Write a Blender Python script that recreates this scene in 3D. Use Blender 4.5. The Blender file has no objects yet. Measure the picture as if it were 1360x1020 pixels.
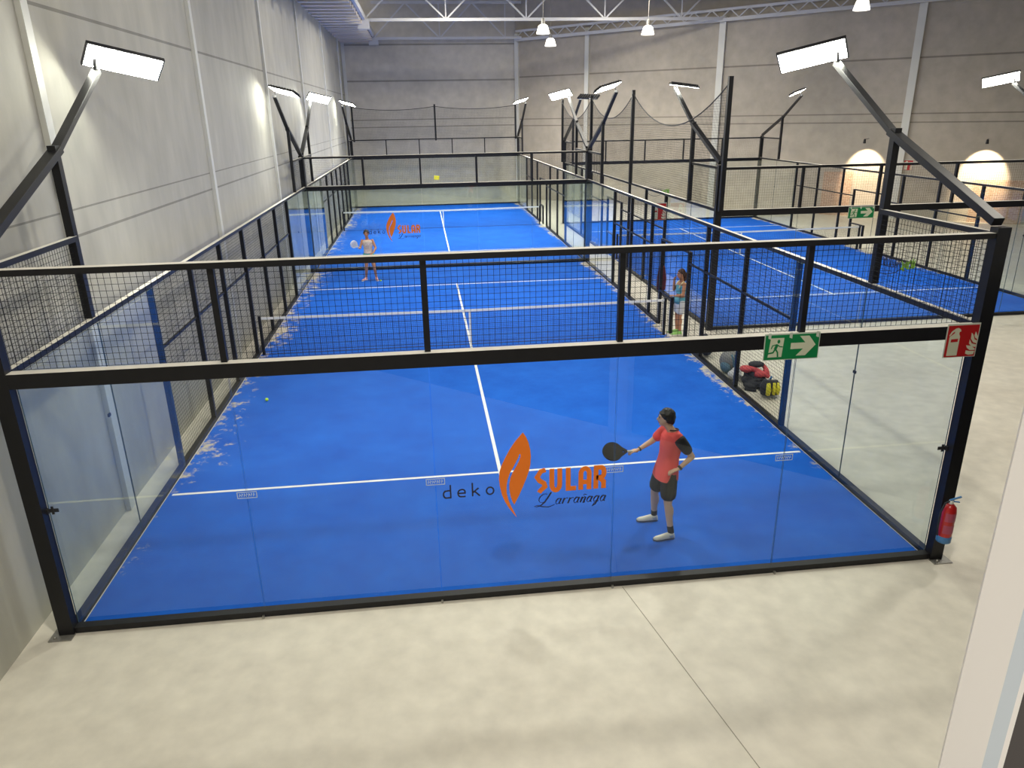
import bpy, bmesh, math, random
from mathutils import Vector, Matrix, Euler
random.seed(7)
C = bpy.context.scene.collection
PI = math.pi

# ------------------------------------------------------------------ materials
def nt_mat(name):
    m = bpy.data.materials.new(name); m.use_nodes = True
    nt = m.node_tree; b = nt.nodes['Principled BSDF']
    return m, nt, b
def mat(name, col, rough=.5, metal=0., spec=.5, emit=None, es=0., noise=0., nscale=4., coat=0.):
    m, nt, b = nt_mat(name)
    b.inputs['Base Color'].default_value = (*col, 1)
    b.inputs['Roughness'].default_value = rough
    b.inputs['Metallic'].default_value = metal
    b.inputs['Specular IOR Level'].default_value = spec
    b.inputs['Coat Weight'].default_value = coat
    if emit:
        b.inputs['Emission Color'].default_value = (*emit, 1); b.inputs['Emission Strength'].default_value = es
    if noise:
        tc = nt.nodes.new('ShaderNodeTexCoord'); n = nt.nodes.new('ShaderNodeTexNoise')
        n.inputs['Scale'].default_value = nscale; n.inputs['Detail'].default_value = 6
        mx = nt.nodes.new('ShaderNodeMix'); mx.data_type = 'RGBA'
        mx.inputs['A'].default_value = (*[c*(1-noise) for c in col], 1)
        mx.inputs['B'].default_value = (*[min(1, c*(1+noise)) for c in col], 1)
        nt.links.new(tc.outputs['Object'], n.inputs['Vector'])
        nt.links.new(n.outputs['Fac'], mx.inputs['Factor'])
        nt.links.new(mx.outputs['Result'], b.inputs['Base Color'])
    return m

M = {}
M['black'] = mat('black_powder_coat', (.010, .010, .012), .42, 0, .35, noise=.25, nscale=9)
M['dust_glare'] = mat('rail_top_dust_glare', (.66, .63, .56), .7, noise=.15, nscale=3)  # pale rail tops: dusty, with the glare of the lamps put into the colour
M['black_soft'] = mat('black_plastic', (.02, .02, .022), .55)
M['rail'] = M['black']
M['mesh'] = mat('black_wire', (.012, .013, .015), .6, 0, .25)
M['steel'] = mat('galvanised_steel', (.38, .37, .34), .45, .7, noise=.3, nscale=30)
M['white_steel'] = mat('white_painted_steel', (.62, .62, .62), .5, noise=.06)
M['column'] = mat('light_painted_column', (.66, .66, .61), .6, noise=.06, nscale=2)
M['lamp'] = mat('led_panel', (1, 1, 1), .5, emit=(1, 1, .86), es=50.)
M['bell'] = mat('lit_bell_shade', (1, .95, .85), .5, emit=(1, .93, .80), es=3.5)
M['white'] = mat('white_paint', (.78, .78, .74), .6)
M['line'] = mat('white_turf_line', (.72, .74, .74), .85, noise=.12, nscale=8)
M['band'] = mat('white_net_tape', (.75, .75, .72), .7, noise=.08, nscale=10)
M['green_sign'] = mat('green_sign_face', (.005, .20, .06), .4)
M['red_sign'] = mat('red_sign_face', (.42, .012, .014), .4)
M['cream'] = mat('photoluminescent_cream', (.60, .62, .47), .5)
M['clear_edge'] = mat('clear_acrylic_edge', (.55, .60, .52), .3)
M['orange'] = mat('orange_vinyl', (.90, .20, .006), .55)
M['ink'] = mat('black_vinyl', (.012, .010, .03), .55)
M['sticker'] = mat('pale_sticker', (.55, .62, .72), .5)
M['sticker_blue'] = mat('blue_sticker_print', (.05, .11, .35), .5)
M['red'] = mat('red_enamel', (.50, .014, .016), .3, coat=.3)
M['blue_plastic'] = mat('blue_plastic', (.06, .22, .50), .4)
M['label_red'] = mat('printed_label', (.42, .07, .13), .5)
M['ball'] = mat('tennis_ball_felt', (.55, .85, .06), .9)
M['yellow'] = mat('yellow_fabric', (.72, .66, .03), .6)
M['coral'] = mat('coral_jersey', (1., .11, .10), .75, noise=.1, nscale=14)
M['jersey_dark'] = mat('dark_jersey_sleeve', (.018, .018, .022), .7)
M['shorts_black'] = mat('black_shorts', (.02, .02, .02), .75)
M['skin'] = mat('skin', (.66, .43, .30), .55, noise=.06, nscale=12)
M['skin2'] = mat('tanned_skin', (.47, .22, .12), .55, noise=.06, nscale=12)
M['hair'] = mat('dark_hair', (.010, .008, .008), .5, noise=.4, nscale=60)
M['hair_brown'] = mat('dark_brown_hair', (.035, .012, .008), .5, noise=.4, nscale=60)
M['lip'] = mat('lips', (.40, .10, .08), .5)
M['eye'] = mat('eye_dark', (.02, .015, .012), .3)
M['shoe'] = mat('white_shoe', (.72, .70, .60), .6)
M['shoe_blue'] = mat('shoe_sole_blue', (.05, .08, .14), .6)
M['sock'] = mat('dark_sock', (.02, .02, .025), .8)
M['racket'] = mat('racket_black', (.018, .018, .018), .7, spec=.2)
M['grip'] = mat('racket_grip', (.62, .60, .52), .7)
M['teal'] = mat('pale_blue_top', (.12, .38, .46), .8)
M['top_edge'] = mat('pale_yellow_strap', (.75, .70, .40), .8)
M['pale_top'] = mat('patterned_pale_top', (.60, .50, .42), .8, noise=.5, nscale=20)
M['mint'] = mat('mint_shorts', (.08, .48, .36), .8)
M['pink_shoe'] = mat('pink_shoe', (.72, .38, .38), .6)
M['lime_shoe'] = mat('lime_shoe', (.30, .60, .16), .6)
M['grey_bag'] = mat('grey_bag', (.27, .27, .26), .8, noise=.15)
M['teal_bag'] = mat('teal_bag', (.10, .20, .27), .7)
M['dark_bag'] = mat('dark_bag', (.02, .022, .03), .7)
M['navy_bag'] = mat('navy_bag', (.02, .03, .07), .7)
M['coral_bag'] = mat('coral_cloth', (.65, .08, .09), .7)
M['white_cloth'] = mat('white_cloth', (.62, .63, .64), .8)
M['maroon'] = mat('maroon_cloth', (.12, .012, .02), .8)
M['leaf_green'] = mat('green_print', (.20, .42, .05), .6)
M['rib'] = mat('roof_rib', (.78, .70, .60), .6)
M['ceiling'] = mat('roof_deck', (.055, .055, .07), .8, noise=.2)
M['soffit'] = mat('soffit_deck', (.20, .185, .17), .7)
M['glazing'] = mat('dark_glazing', (.012, .012, .014), .45)
M['jamb'] = mat('beige_window_reveal', (.90, .86, .80), .6)
M['jamb_grey'] = mat('blue_grey_seal', (.60, .66, .70), .5)
M['jamb_dark'] = mat('dark_frame', (.06, .05, .045), .5)
M['joint'] = mat('floor_joint_filler', (.28, .26, .20), .8)

# thin clear glass: sharp Fresnel reflection over tinted transparency
m = bpy.data.materials.new('toughened_glass'); m.use_nodes = True; nt = m.node_tree; nt.nodes.clear()
out = nt.nodes.new('ShaderNodeOutputMaterial'); mix = nt.nodes.new('ShaderNodeMixShader')
tr = nt.nodes.new('ShaderNodeBsdfTransparent'); tr.inputs['Color'].default_value = (.945, .968, .962, 1)
gl = nt.nodes.new('ShaderNodeBsdfGlossy'); gl.inputs['Roughness'].default_value = .0; gl.inputs['Color'].default_value = (.96, 1, .98, 1)
fr = nt.nodes.new('ShaderNodeFresnel'); fr.inputs['IOR'].default_value = 1.58
geo = nt.nodes.new('ShaderNodeNewGeometry'); inv = nt.nodes.new('ShaderNodeMath'); inv.operation = 'SUBTRACT'; inv.inputs[0].default_value = 1
mul = nt.nodes.new('ShaderNodeMath'); mul.operation = 'MULTIPLY'
L = nt.links.new
L(geo.outputs['Backfacing'], inv.inputs[1]); L(inv.outputs[0], mul.inputs[0]); L(fr.outputs[0], mul.inputs[1])
L(mul.outputs[0], mix.inputs['Fac']); L(tr.outputs[0], mix.inputs[1]); L(gl.outputs[0], mix.inputs[2]); L(mix.outputs[0], out.inputs['Surface'])
M['glass'] = m
M['glass_edge'] = mat('glass_edge', (.06, .10, .10), .3)

def concrete(name, col, stain, lines=(), scale=.35, rough=.75, spec=.3, dark=.55, streak=1.0):
    """panel concrete; lines = object-space heights of the horizontal panel joints"""
    m, nt, b = nt_mat(name); N = nt.nodes.new; L = nt.links.new
    tc = N('ShaderNodeTexCoord'); mp = N('ShaderNodeMapping'); mp.inputs['Scale'].default_value = (1, 1, streak)
    L(tc.outputs['Object'], mp.inputs['Vector'])
    n1 = N('ShaderNodeTexNoise'); n1.inputs['Scale'].default_value = scale; n1.inputs['Detail'].default_value = 8; n1.inputs['Roughness'].default_value = .62
    L(mp.outputs[0], n1.inputs['Vector'])
    n2 = N('ShaderNodeTexNoise'); n2.inputs['Scale'].default_value = scale*9; n2.inputs['Detail'].default_value = 8
    L(mp.outputs[0], n2.inputs['Vector'])
    r = N('ShaderNodeValToRGB'); r.color_ramp.elements[0].position = .32; r.color_ramp.elements[1].position = .68
    r.color_ramp.elements[0].color = (*stain, 1); r.color_ramp.elements[1].color = (*col, 1)
    L(n1.outputs['Fac'], r.inputs['Fac'])
    mx = N('ShaderNodeMix'); mx.data_type = 'RGBA'; mx.blend_type = 'MULTIPLY'; mx.inputs['Factor'].default_value = .35
    L(r.outputs['Color'], mx.inputs['A']); L(n2.outputs['Fac'], mx.inputs['B'])
    g = N('ShaderNodeMix'); g.data_type = 'RGBA'; g.blend_type = 'MULTIPLY'; g.inputs['Factor'].default_value = 1
    g.inputs['B'].default_value = (1.2, 1.2, 1.2, 1); L(mx.outputs['Result'], g.inputs['A'])
    last = g.outputs['Result']
    if lines:
        sep = N('ShaderNodeSeparateXYZ'); L(tc.outputs['Object'], sep.inputs[0])
        for h, w in lines:
            s = N('ShaderNodeMath'); s.operation = 'SUBTRACT'; s.inputs[1].default_value = h; L(sep.outputs['Z'], s.inputs[0])
            a = N('ShaderNodeMath'); a.operation = 'ABSOLUTE'; L(s.outputs[0], a.inputs[0])
            c = N('ShaderNodeMath'); c.operation = 'LESS_THAN'; c.inputs[1].default_value = w; L(a.outputs[0], c.inputs[0])
            k = N('ShaderNodeMix'); k.data_type = 'RGBA'; k.blend_type = 'MULTIPLY'; L(c.outputs[0], k.inputs['Factor'])
            k.inputs['B'].default_value = (dark, dark, dark, 1); L(last, k.inputs['A']); last = k.outputs['Result']
    L(last, b.inputs['Base Color'])
    b.inputs['Roughness'].default_value = rough; b.inputs['Specular IOR Level'].default_value = spec
    return m
M['wall_left'] = concrete('left_wall_panels', (.50, .485, .415), (.39, .38, .33), ((6.6, .022), (4.2, .012), (3.87, .018)), .3, streak=.35)
M['wall_back'] = concrete('back_wall_panels', (.64, .60, .51), (.53, .50, .43), ((7.38, .05), (5.1, .03), (4.66, .03), (9.45, .05)), .22)
M['wall_oblique'] = concrete('right_wall_panels', (.50, .45, .375), (.40, .365, .305), ((7.5, .04), (5.0, .03), (4.6, .03)), .22)
M['wall_front'] = concrete('front_wall_panels', (.50, .49, .45), (.42, .41, .38), (), .3)
M['floor'] = concrete('polished_floor', (.76, .72, .62), (.70, .655, .56), (), .45, .42, .35)
# brick
m, nt, b = nt_mat('warm_brick'); br = nt.nodes.new('ShaderNodeTexBrick'); tc = nt.nodes.new('ShaderNodeTexCoord'); mp = nt.nodes.new('ShaderNodeMapping')
mp.inputs['Rotation'].default_value = (PI/2, 0, 0); br.inputs['Scale'].default_value = 3.
br.inputs['Color1'].default_value = (.42, .27, .18, 1); br.inputs['Color2'].default_value = (.50, .35, .25, 1); br.inputs['Mortar'].default_value = (.6, .5, .4, 1)
nt.links.new(tc.outputs['Object'], mp.inputs[0]); nt.links.new(mp.outputs[0], br.inputs[0]); nt.links.new(br.outputs[0], b.inputs['Base Color']); M['brick'] = m

def turf_mat():
    m, nt, b = nt_mat('blue_sanded_turf'); N = nt.nodes.new; L = nt.links.new
    tc = N('ShaderNodeTexCoord'); sep = N('ShaderNodeSeparateXYZ'); L(tc.outputs['Object'], sep.inputs[0])
    def math_(op, a, bb=None, clamp=False):
        n = N('ShaderNodeMath'); n.operation = op; n.use_clamp = clamp
        for i, v in enumerate((a, bb)):
            if v is None: continue
            if isinstance(v, (int, float)): n.inputs[i].default_value = v
            else: L(v, n.inputs[i])
        return n.outputs[0]
    ax = math_('ABSOLUTE', sep.outputs['X'])
    edge = math_('SUBTRACT', 4.97, ax)                       # distance to the side
    n1 = N('ShaderNodeTexNoise'); n1.inputs['Scale'].default_value = 3.6; n1.inputs['Detail'].default_value = 9; n1.inputs['Roughness'].default_value = .72
    L(tc.outputs['Object'], n1.inputs['Vector'])
    n3 = N('ShaderNodeTexNoise'); n3.inputs['Scale'].default_value = .33; n3.inputs['Detail'].default_value = 3
    L(tc.outputs['Object'], n3.inputs['Vector'])
    # sand where noise exceeds a threshold that grows away from the sides
    e = math_('MULTIPLY', edge, math_('ADD', math_('MULTIPLY', sep.outputs['X'], .034), .40))
    big = math_('MULTIPLY', math_('SUBTRACT', .62, n3.outputs['Fac']), .55)
    thr = math_('ADD', math_('ADD', e, .37), big)
    thr = math_('ADD', thr, math_('MULTIPLY', math_('SUBTRACT', -6.3, sep.outputs['Y'], True), .13))
    thr = math_('ADD', thr, .015)
    s = math_('MULTIPLY', math_('SUBTRACT', n1.outputs['Fac'], thr), 9., True)
    n2 = N('ShaderNodeTexNoise'); n2.inputs['Scale'].default_value = 1.1; n2.inputs['Detail'].default_value = 8; n2.inputs['Roughness'].default_value = .7
    L(tc.outputs['Object'], n2.inputs['Vector'])
    r = N('ShaderNodeValToRGB'); r.color_ramp.elements[0].position = .30; r.color_ramp.elements[1].position = .75
    r.color_ramp.elements[0].color = (.002, .080, .46, 1); r.color_ramp.elements[1].color = (.008, .125, .60, 1)
    L(n2.outputs['Fac'], r.inputs['Fac'])
    n4 = N('ShaderNodeTexNoise'); n4.inputs['Scale'].default_value = 7; n4.inputs['Detail'].default_value = 8; n4.inputs['Roughness'].default_value = .8
    mp = N('ShaderNodeMapping'); mp.inputs['Scale'].default_value = (.35, 1.2, 1); L(tc.outputs['Object'], mp.inputs[0]); L(mp.outputs[0], n4.inputs['Vector'])
    s2 = math_('MULTIPLY', math_('MULTIPLY', math_('SUBTRACT', n4.outputs['Fac'], .60), 4., True), .35)
    mxa = N('ShaderNodeMix'); mxa.data_type = 'RGBA'; L(s2, mxa.inputs['Factor']); L(r.outputs['Color'], mxa.inputs['A']); mxa.inputs['B'].default_value = (.17, .25, .52, 1)
    mx = N('ShaderNodeMix'); mx.data_type = 'RGBA'; L(s, mx.inputs['Factor']); L(mxa.outputs['Result'], mx.inputs['A']); mx.inputs['B'].default_value = (.50, .45, .36, 1)
    L(mx.outputs['Result'], b.inputs['Base Color'])
    b.inputs['Roughness'].default_value = .85; b.inputs['Specular IOR Level'].default_value = .15
    return m
M['turf'] = turf_mat()

# ------------------------------------------------------------------ mesh builder
class MB:
    def __init__(s): s.v = []; s.f = []; s.mi = []
    def add(s, vs, fs, mi=0):
        o = len(s.v); s.v += [tuple(v) for v in vs]; s.f += [tuple(i+o for i in f) for f in fs]; s.mi += [mi]*len(fs); return s
    def box(s, x0, x1, y0, y1, z0, z1, mi=0):
        vs = [(x, y, z) for z in (z0, z1) for y in (y0, y1) for x in (x0, x1)]
        return s.add(vs, [(0, 2, 3, 1), (4, 5, 7, 6), (0, 1, 5, 4), (2, 6, 7, 3), (0, 4, 6, 2), (1, 3, 7, 5)], mi)
    def bar(s, a, b, w, h, up=(0, 0, 1), mi=0):
        a, b = Vector(a), Vector(b); d = (b-a).normalized(); u = Vector(up)
        if abs(d.dot(u)) > .98: u = Vector((0, 1, 0))
        sx = d.cross(u).normalized(); uz = sx.cross(d).normalized()
        vs = [p+sx*i*w/2+uz*j*h/2 for p in (a, b) for j in (-1, 1) for i in (-1, 1)]
        return s.add(vs, [(0, 1, 3, 2), (4, 6, 7, 5), (0, 4, 5, 1), (2, 3, 7, 6), (0, 2, 6, 4), (1, 5, 7, 3)], mi)
    def loft(s, rings, mi=0, cap=True):
        n = len(rings[0]); o = len(s.v)
        for r in rings: s.v += [tuple(p) for p in r]
        for k in range(len(rings)-1):
            for i in range(n):
                j = (i+1) % n
                s.f.append((o+k*n+i, o+k*n+j, o+(k+1)*n+j, o+(k+1)*n+i)); s.mi.append(mi)
        if cap:
            s.f.append(tuple(o+i for i in reversed(range(n)))); s.mi.append(mi)
            s.f.append(tuple(o+(len(rings)-1)*n+i for i in range(n))); s.mi.append(mi)
        return s
    def tube(s, pts, rad, n=8, mi=0, flat=1.):
        pts = [Vector(p) for p in pts]; rad = rad if isinstance(rad, (list, tuple)) else [rad]*len(pts)
        rings = []; ref = None
        for i, p in enumerate(pts):
            d = (pts[min(i+1, len(pts)-1)]-pts[max(i-1, 0)]).normalized()
            if ref is None:
                ref = Vector((0, 0, 1)) if abs(d.z) < .9 else Vector((1, 0, 0))
            sx = d.cross(ref).normalized(); sy = sx.cross(d).normalized(); ref = sy
            rings.append([p+(sx*math.cos(t)*flat+sy*math.sin(t))*rad[i] for t in [2*PI*k/n for k in range(n)]])
        return s.loft(rings, mi)
    def lathe(s, c, prof, n=20, mi=0, axis='Z'):
        c = Vector(c); rings = []
        for r, z in prof:
            rings.append([c+(Vector((r*math.cos(t), r*math.sin(t), z)) if axis == 'Z' else Vector((r*math.cos(t), z, r*math.sin(t)))) for t in [2*PI*k/n for k in range(n)]])
        return s.loft(rings, mi)
    def ellip(s, c, rx, ry, rz, n=12, m=8, mi=0, rot=None):
        c = Vector(c); rings = []
        for k in range(m+1):
            ph = -PI/2+PI*k/m; cr = max(math.cos(ph), .02)
            ring = [Vector((rx*cr*math.cos(t), ry*cr*math.sin(t), rz*math.sin(ph))) for t in [2*PI*i/n for i in range(n)]]
            if rot: ring = [rot @ p for p in ring]
            rings.append([c+p for p in ring])
        return s.loft(rings, mi)
    def mesh(s, name, mats, smooth=False):
        me = bpy.data.meshes.new(name); me.from_pydata(s.v, [], s.f)
        for m_ in (mats if isinstance(mats, (list, tuple)) else [mats]): me.materials.append(m_)
        me.polygons.foreach_set('material_index', s.mi)
        bm = bmesh.new(); bm.from_mesh(me); bmesh.ops.recalc_face_normals(bm, faces=bm.faces[:]); bm.to_mesh(me); bm.free()
        if smooth: me.polygons.foreach_set('use_smooth', [True]*len(me.polygons))
        me.update(); return me
    def build(s, name, mats, parent=None, smooth=False, bevel=0, loc=None, rz=0):
        o = bpy.data.objects.new(name, s.mesh(name, mats, smooth)); C.objects.link(o)
        if parent: o.parent = parent
        if loc: o.location = loc
        if rz: o.rotation_euler.z = rz
        if bevel:
            b = o.modifiers.new('bevel', 'BEVEL'); b.width = bevel; b.segments = 2; b.limit_method = 'ANGLE'
        return o
def link_mesh(name, me, parent, loc=(0, 0, 0), rz=0, rot=None):
    o = bpy.data.objects.new(name, me); C.objects.link(o); o.parent = parent; o.location = loc
    o.rotation_euler = rot if rot else (0, 0, rz); return o
def tag(o, label=None, cat=None, group=None, kind=None):
    if label: o['label'] = label
    if cat: o['category'] = cat
    if group: o['group'] = group
    if kind: o['kind'] = kind
    return o
def thing(name, label, cat, loc=(0, 0, 0), rz=0, group=None):
    o = bpy.data.objects.new(name, None); C.objects.link(o); o.location = loc; o.rotation_euler = (0, 0, rz)
    o.empty_display_size = .2
    return tag(o, label, cat, group)
def struct(o): o['kind'] = 'structure'; return o

# ------------------------------------------------------------------ hall shell
XL = -5.45; YB = 43.0
P0 = (XL, -11.35); P1 = (-.96, -7.29)
wd = Vector((.743, .669)); wn = Vector((-.669, .743))       # front wall runs obliquely, wn points into the hall
PF = Vector((-.96, -7.29))
def fw(s, n=0.): p = PF+wd*s+wn*n; return p
ob0 = Vector((5.3, 43.0)); od = Vector((17.2*1.0, -14.36)).normalized()
od = (Vector((25.9, 25.8))-ob0).normalized(); on = Vector((-od.y*-1, od.x*-1)); on = Vector((od.y, -od.x))
if on.dot(Vector((0, -1))) < 0: on = -on                     # points into the hall
# corner front wall / oblique wall
det = wd.x*(-od.y)-wd.y*(-od.x)
rhs = ob0-PF; s_c = (rhs.x*(-od.y)-rhs.y*(-od.x))/det; CR = PF+wd*s_c
TOP = 12.6
fl = MB().add([(XL-.2, -11.6, 0), (CR.x+1, -11.6, 0), (CR.x+1, 44, 0), (XL-.2, 44, 0)], [(0, 1, 2, 3)])
fl.add([(XL-.2, -11.6, -.2), (CR.x+1, -11.6, -.2), (CR.x+1, 44, -.2), (XL-.2, 44, -.2)], [(3, 2, 1, 0)])
struct(fl.build('floor', M['floor']))
struct(MB().box(XL-.25, XL, -12, 43.3, 0, 9.75).build('wall_left', M['wall_left']))
struct(MB().box(XL-.2, 5.5, YB, YB+.25, 0, TOP).build('wall_back', M['wall_back']))
def prism(quad, z0, z1):
    return MB().add([(x, y, z) for z in (z0, z1) for x, y in quad], [(3, 2, 1, 0), (4, 5, 6, 7), (0, 1, 5, 4), (1, 2, 6, 5), (2, 3, 7, 6), (3, 0, 4, 7)])
e = ob0+od*((CR-ob0).length+.5)
w = prism([ob0-od*0, e, e-on*.3, ob0-on*.3], 0, TOP).build('wall_right', M['wall_oblique']); struct(w)
# front wall below and above the window band the photograph is taken from
def fwall(s0, s1, z0, z1, mt, name, n0=-.22, n1=-.02):
    a, b, c, d = fw(s0, n0), fw(s1, n0), fw(s1, n1), fw(s0, n1)
    return struct(prism([a, b, c, d], z0, z1).build(name, mt))
sL = (XL-PF.x)/wd.x
fwall(sL, s_c, 0, 3.35, M['glazing'], 'wall_front')
fwall(sL, s_c, 3.35, 3.9, M['wall_front'], 'wall_front')
fwall(sL, s_c, 7.6, TOP, M['wall_front'], 'wall_front')
fwall(sL, -3.2, 3.9, 7.6, M['wall_front'], 'wall_front')
fwall(3.6, s_c, 3.9, 7.6, M['wall_front'], 'wall_front')
# pale pilaster on the front wall (its reflection shows in the near glass)
a = fw(4.35, .18); struct(prism([fw(4.2, -.02), fw(4.55, -.02), fw(4.55, .2), fw(4.2, .2)], 0, 7.6).build('trim_20', M['column']))
# window jamb just right of the viewpoint
wj = bpy.data.objects.new('window_1', None); C.objects.link(wj); wj['kind'] = 'structure'
cam_xy = Vector((-.9607, -7.2885))
def off(s, dx, dy): return cam_xy+Vector((dx, dy))*s
E1, E2, E3, E4 = [off(1.5, *t) for t in ((.517, .547), (.547, .527), (.5592, .521), (.5634, .519))]
def jambpart(name, a, b, depth, mt):
    d = (Vector(b)-Vector(a)).normalized(); n = Vector((-d.y, d.x)); n = n if n.dot(a-cam_xy) > 0 else -n
    prism([a, b, b+n*depth, a+n*depth], 3.9, 7.6).build(name, mt, wj)
jambpart('window_frame', E1, E2, .012, M['jamb']); jambpart('window_seal', E2, E3, .012, M['jamb_grey']); jambpart('window_bead', E3, E4, .012, M['jamb'])
jambpart('sash_frame', E4, off(1.5, .60, .50), .012, M['jamb_dark'])
# roof
struct(MB().box(XL-.3, CR.x+1.2, -12, 44, TOP, TOP+.2).build('ceiling', M['ceiling']))
sf = MB().box(XL-.2, -3.45, -12, 43.1, 9.75, 9.9)
so = sf.build('trim_30', M['soffit']); struct(so)
rb = MB()
y = 8.
while y < 42.8: rb.box(XL, -3.45, y, y+.30, 9.58, 9.752); y += 1.05
struct(rb.build('trim_31', M['rib']))
# wall columns
k = 1
def column(p, d, n, w, dep, h, cap=0):
    global k
    p = Vector(p[:2]); d = Vector(d).normalized(); n = Vector(n)
    m_ = prism([p-d*w/2-n*.01, p+d*w/2-n*.01, p+d*w/2+n*dep, p-d*w/2+n*dep], 0, h)
    if cap: m_.f += []
    struct(m_.build('trim_%d' % k, M['column'])); k += 1
for yy in (2.75, 9.8, 17.2, 24.7, 32.6, 40.8): column((XL, yy), (0, 1), (1, 0), .17, .07, 9.74)
column((XL+.12, YB), (1, 0), (0, -1), .2, .12, 9.7)
for X_, Y_ in ((5.42, 42.9), (9.23, 39.72), (15.45, 34.52), (22.7, 28.45), (28.6, 23.55)):
    t = (Vector((X_, Y_))-ob0).dot(od); column(ob0+od*t, od, on, .34 if X_ > 14 else .26, .14, 10.0)
# floor joint
struct(MB().bar((1.12, -.12, .0008), (1.95, -4.6, .0008), .008, .0016).build('trim_15', M['joint']))
# back wall: warm brick panel at the bar, behind the third court
for t0, t1, zz in ((19.2, 20.6, 2.2), (26.0, 28.2, 2.0)):
    a_, b_ = ob0+od*t0, ob0+od*t1
    struct(prism([a_+on*.01, b_+on*.01, b_+on*.05, a_+on*.05], 0, zz).build('trim_%d' % (16 if t0 < 20 else 17), M['brick']))

# roof beam along the left soffit, trusses, wall-head beam
t = thing('roof_beam', 'white steel roof beam along the inner edge of the left soffit', 'beam', (-3.4, 0, 9.8))
MB().box(-.09, .09, 2, 42.6, 0, .26).build('beam', M['white_steel'], t)
for yy in (42.4, 33.8): MB().box(-.28, .28, yy-.2, yy+.2, -.42, -.002).build('bracket', M['white_steel'], t)
def truss(Y_, x0, x1, z0, hh, per, label, r=.05, post=True):
    t = thing('roof_truss', label, 'truss', (0, Y_, z0), group='white roof trusses')
    MB().box(x0, x1, -r, r, -r*1.3, r*1.3).build('bottom_chord', M['white_steel'], t)
    MB().box(x0, x1, -r, r, hh-r*1.3, hh+r*1.3).build('top_chord', M['white_steel'], t)
    x = x0; i = 0
    while x+per/2 <= x1+.01:
        a, b = ((x, 0, 0), (x+per/2, 0, hh)) if i % 2 == 0 else ((x, 0, hh), (x+per/2, 0, 0))
        MB().bar(a, b, .075, .075).build('diagonal', M['white_steel'], t)
        if i % 2 == 1 and post: MB().box(x+per/2-.03, x+per/2+.03, -.03, .03, 0, hh).build('vertical', M['white_steel'], t)
        x += per/2; i += 1
    return t
truss(42.2, -3.4, 5.6, 9.72, 1.95, 4.0, 'farthest white roof truss, low in front of the back wall', .055)
truss(34.2, -3.4, 15.5, 9.85, 1.9, 4.1, 'white roof truss nearer than the one at the back wall, crossing above it', .055)
truss(26.2, -3.4, 23.5, 10.2, 1.8, 4.2, 'nearest white roof truss, just above the top edge of the picture', .05)
t = thing('wall_head_truss', 'white lattice beam along the top of the right hand wall', 'truss', (0, 0, 0))
h0, h1 = ob0+od*.3+on*.35, ob0+od*26+on*.35
def hp(p, z): return (p.x, p.y, z)
MB().bar(hp(h0, 9.62), hp(h1, 9.95), .14, .16).build('bottom_chord', M['white_steel'], t)
MB().bar(hp(h0, 10.1), hp(h1, 10.45), .12, .12).build('top_chord', M['white_steel'], t)
for i in range(26):
    q = [h0.lerp(h1, (i+u)/26) for u in (0, .5, 1)]
    zb = 9.7+.33*i/26
    MB().bar(hp(q[0], zb), hp(q[1], zb+.42), .05, .05).build('diagonal', M['white_steel'], t)
    MB().bar(hp(q[1], zb+.42), hp(q[2], zb), .05, .05).build('diagonal', M['white_steel'], t)

# hanging bell lamps
for i, (x, y, z, lb) in enumerate(((5.0, 30.0, 9.05, 'glowing white bell lamp hanging at upper middle, higher of the close pair'), (6.45, 36.5, 9.05, 'glowing white bell lamp below and behind its neighbour near the wall column'),
        (10.2, 30.7, 9.05, 'glowing white bell lamp right of the close pair, under the lattice beam'), (16.2, 22.5, 9.1, 'glowing white bell lamp at the very top edge right of centre'))):
    t = thing('pendant_lamp', lb, 'lamp', (x, y, z), group='bell lamps under the roof')
    MB().lathe((0, 0, 0), [(.30, -.28), (.31, -.26), (.22, .05), (.13, .12), (.02, .125)], 20).build('lamp_shade', M['bell'], t, True)
    MB().lathe((0, 0, 0), [(.09, .12), (.09, .36), (.04, .38)], 12).build('ballast', M['steel'], t)
    MB().tube([(0, 0, .38), (0, 0, TOP-z)], .012, 6).build('rod', M['steel'], t)
    ld = bpy.data.lights.new('bell_light', 'SPOT'); ld.energy = 1100; ld.spot_size = 2.7; ld.spot_blend = .8; ld.shadow_soft_size = .25; ld.color = (1, .93, .82)
    lo = bpy.data.objects.new('bell_light', ld); C.objects.link(lo); lo.parent = t; lo.location = (0, 0, -.34)

# ------------------------------------------------------------------ courts
_pc = {}
def mesh_panel_me(w, h, sp=.06, wire=.004):
    key = (round(w, 3), round(h, 3), sp, wire)
    if key in _pc: return _pc[key]
    b = MB(); q = wire/2
    n = max(1, round(w/sp)); mm = max(1, round(h/sp))
    vf = [(0, 1, 5, 4), (2, 6, 7, 3), (0, 4, 6, 2), (1, 3, 7, 5)]; hf = [(0, 2, 3, 1), (4, 5, 7, 6), (0, 1, 5, 4), (2, 6, 7, 3)]
    for i in range(n+1):
        x = w*i/n; b.add([(X, Y, Z) for Z in (0, h) for Y in (-q, q) for X in (x-q, x+q)], vf)
    for i in range(mm+1):
        z = h*i/mm; b.add([(X, Y, Z) for Z in (z-q, z+q) for Y in (q*.6, q*2.6) for X in (0, w)], hf)
    me = bpy.data.meshes.new('mesh_panel'); me.from_pydata(b.v, [], b.f); me.materials.append(M['mesh']); me.update()
    _pc[key] = me; return me
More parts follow.
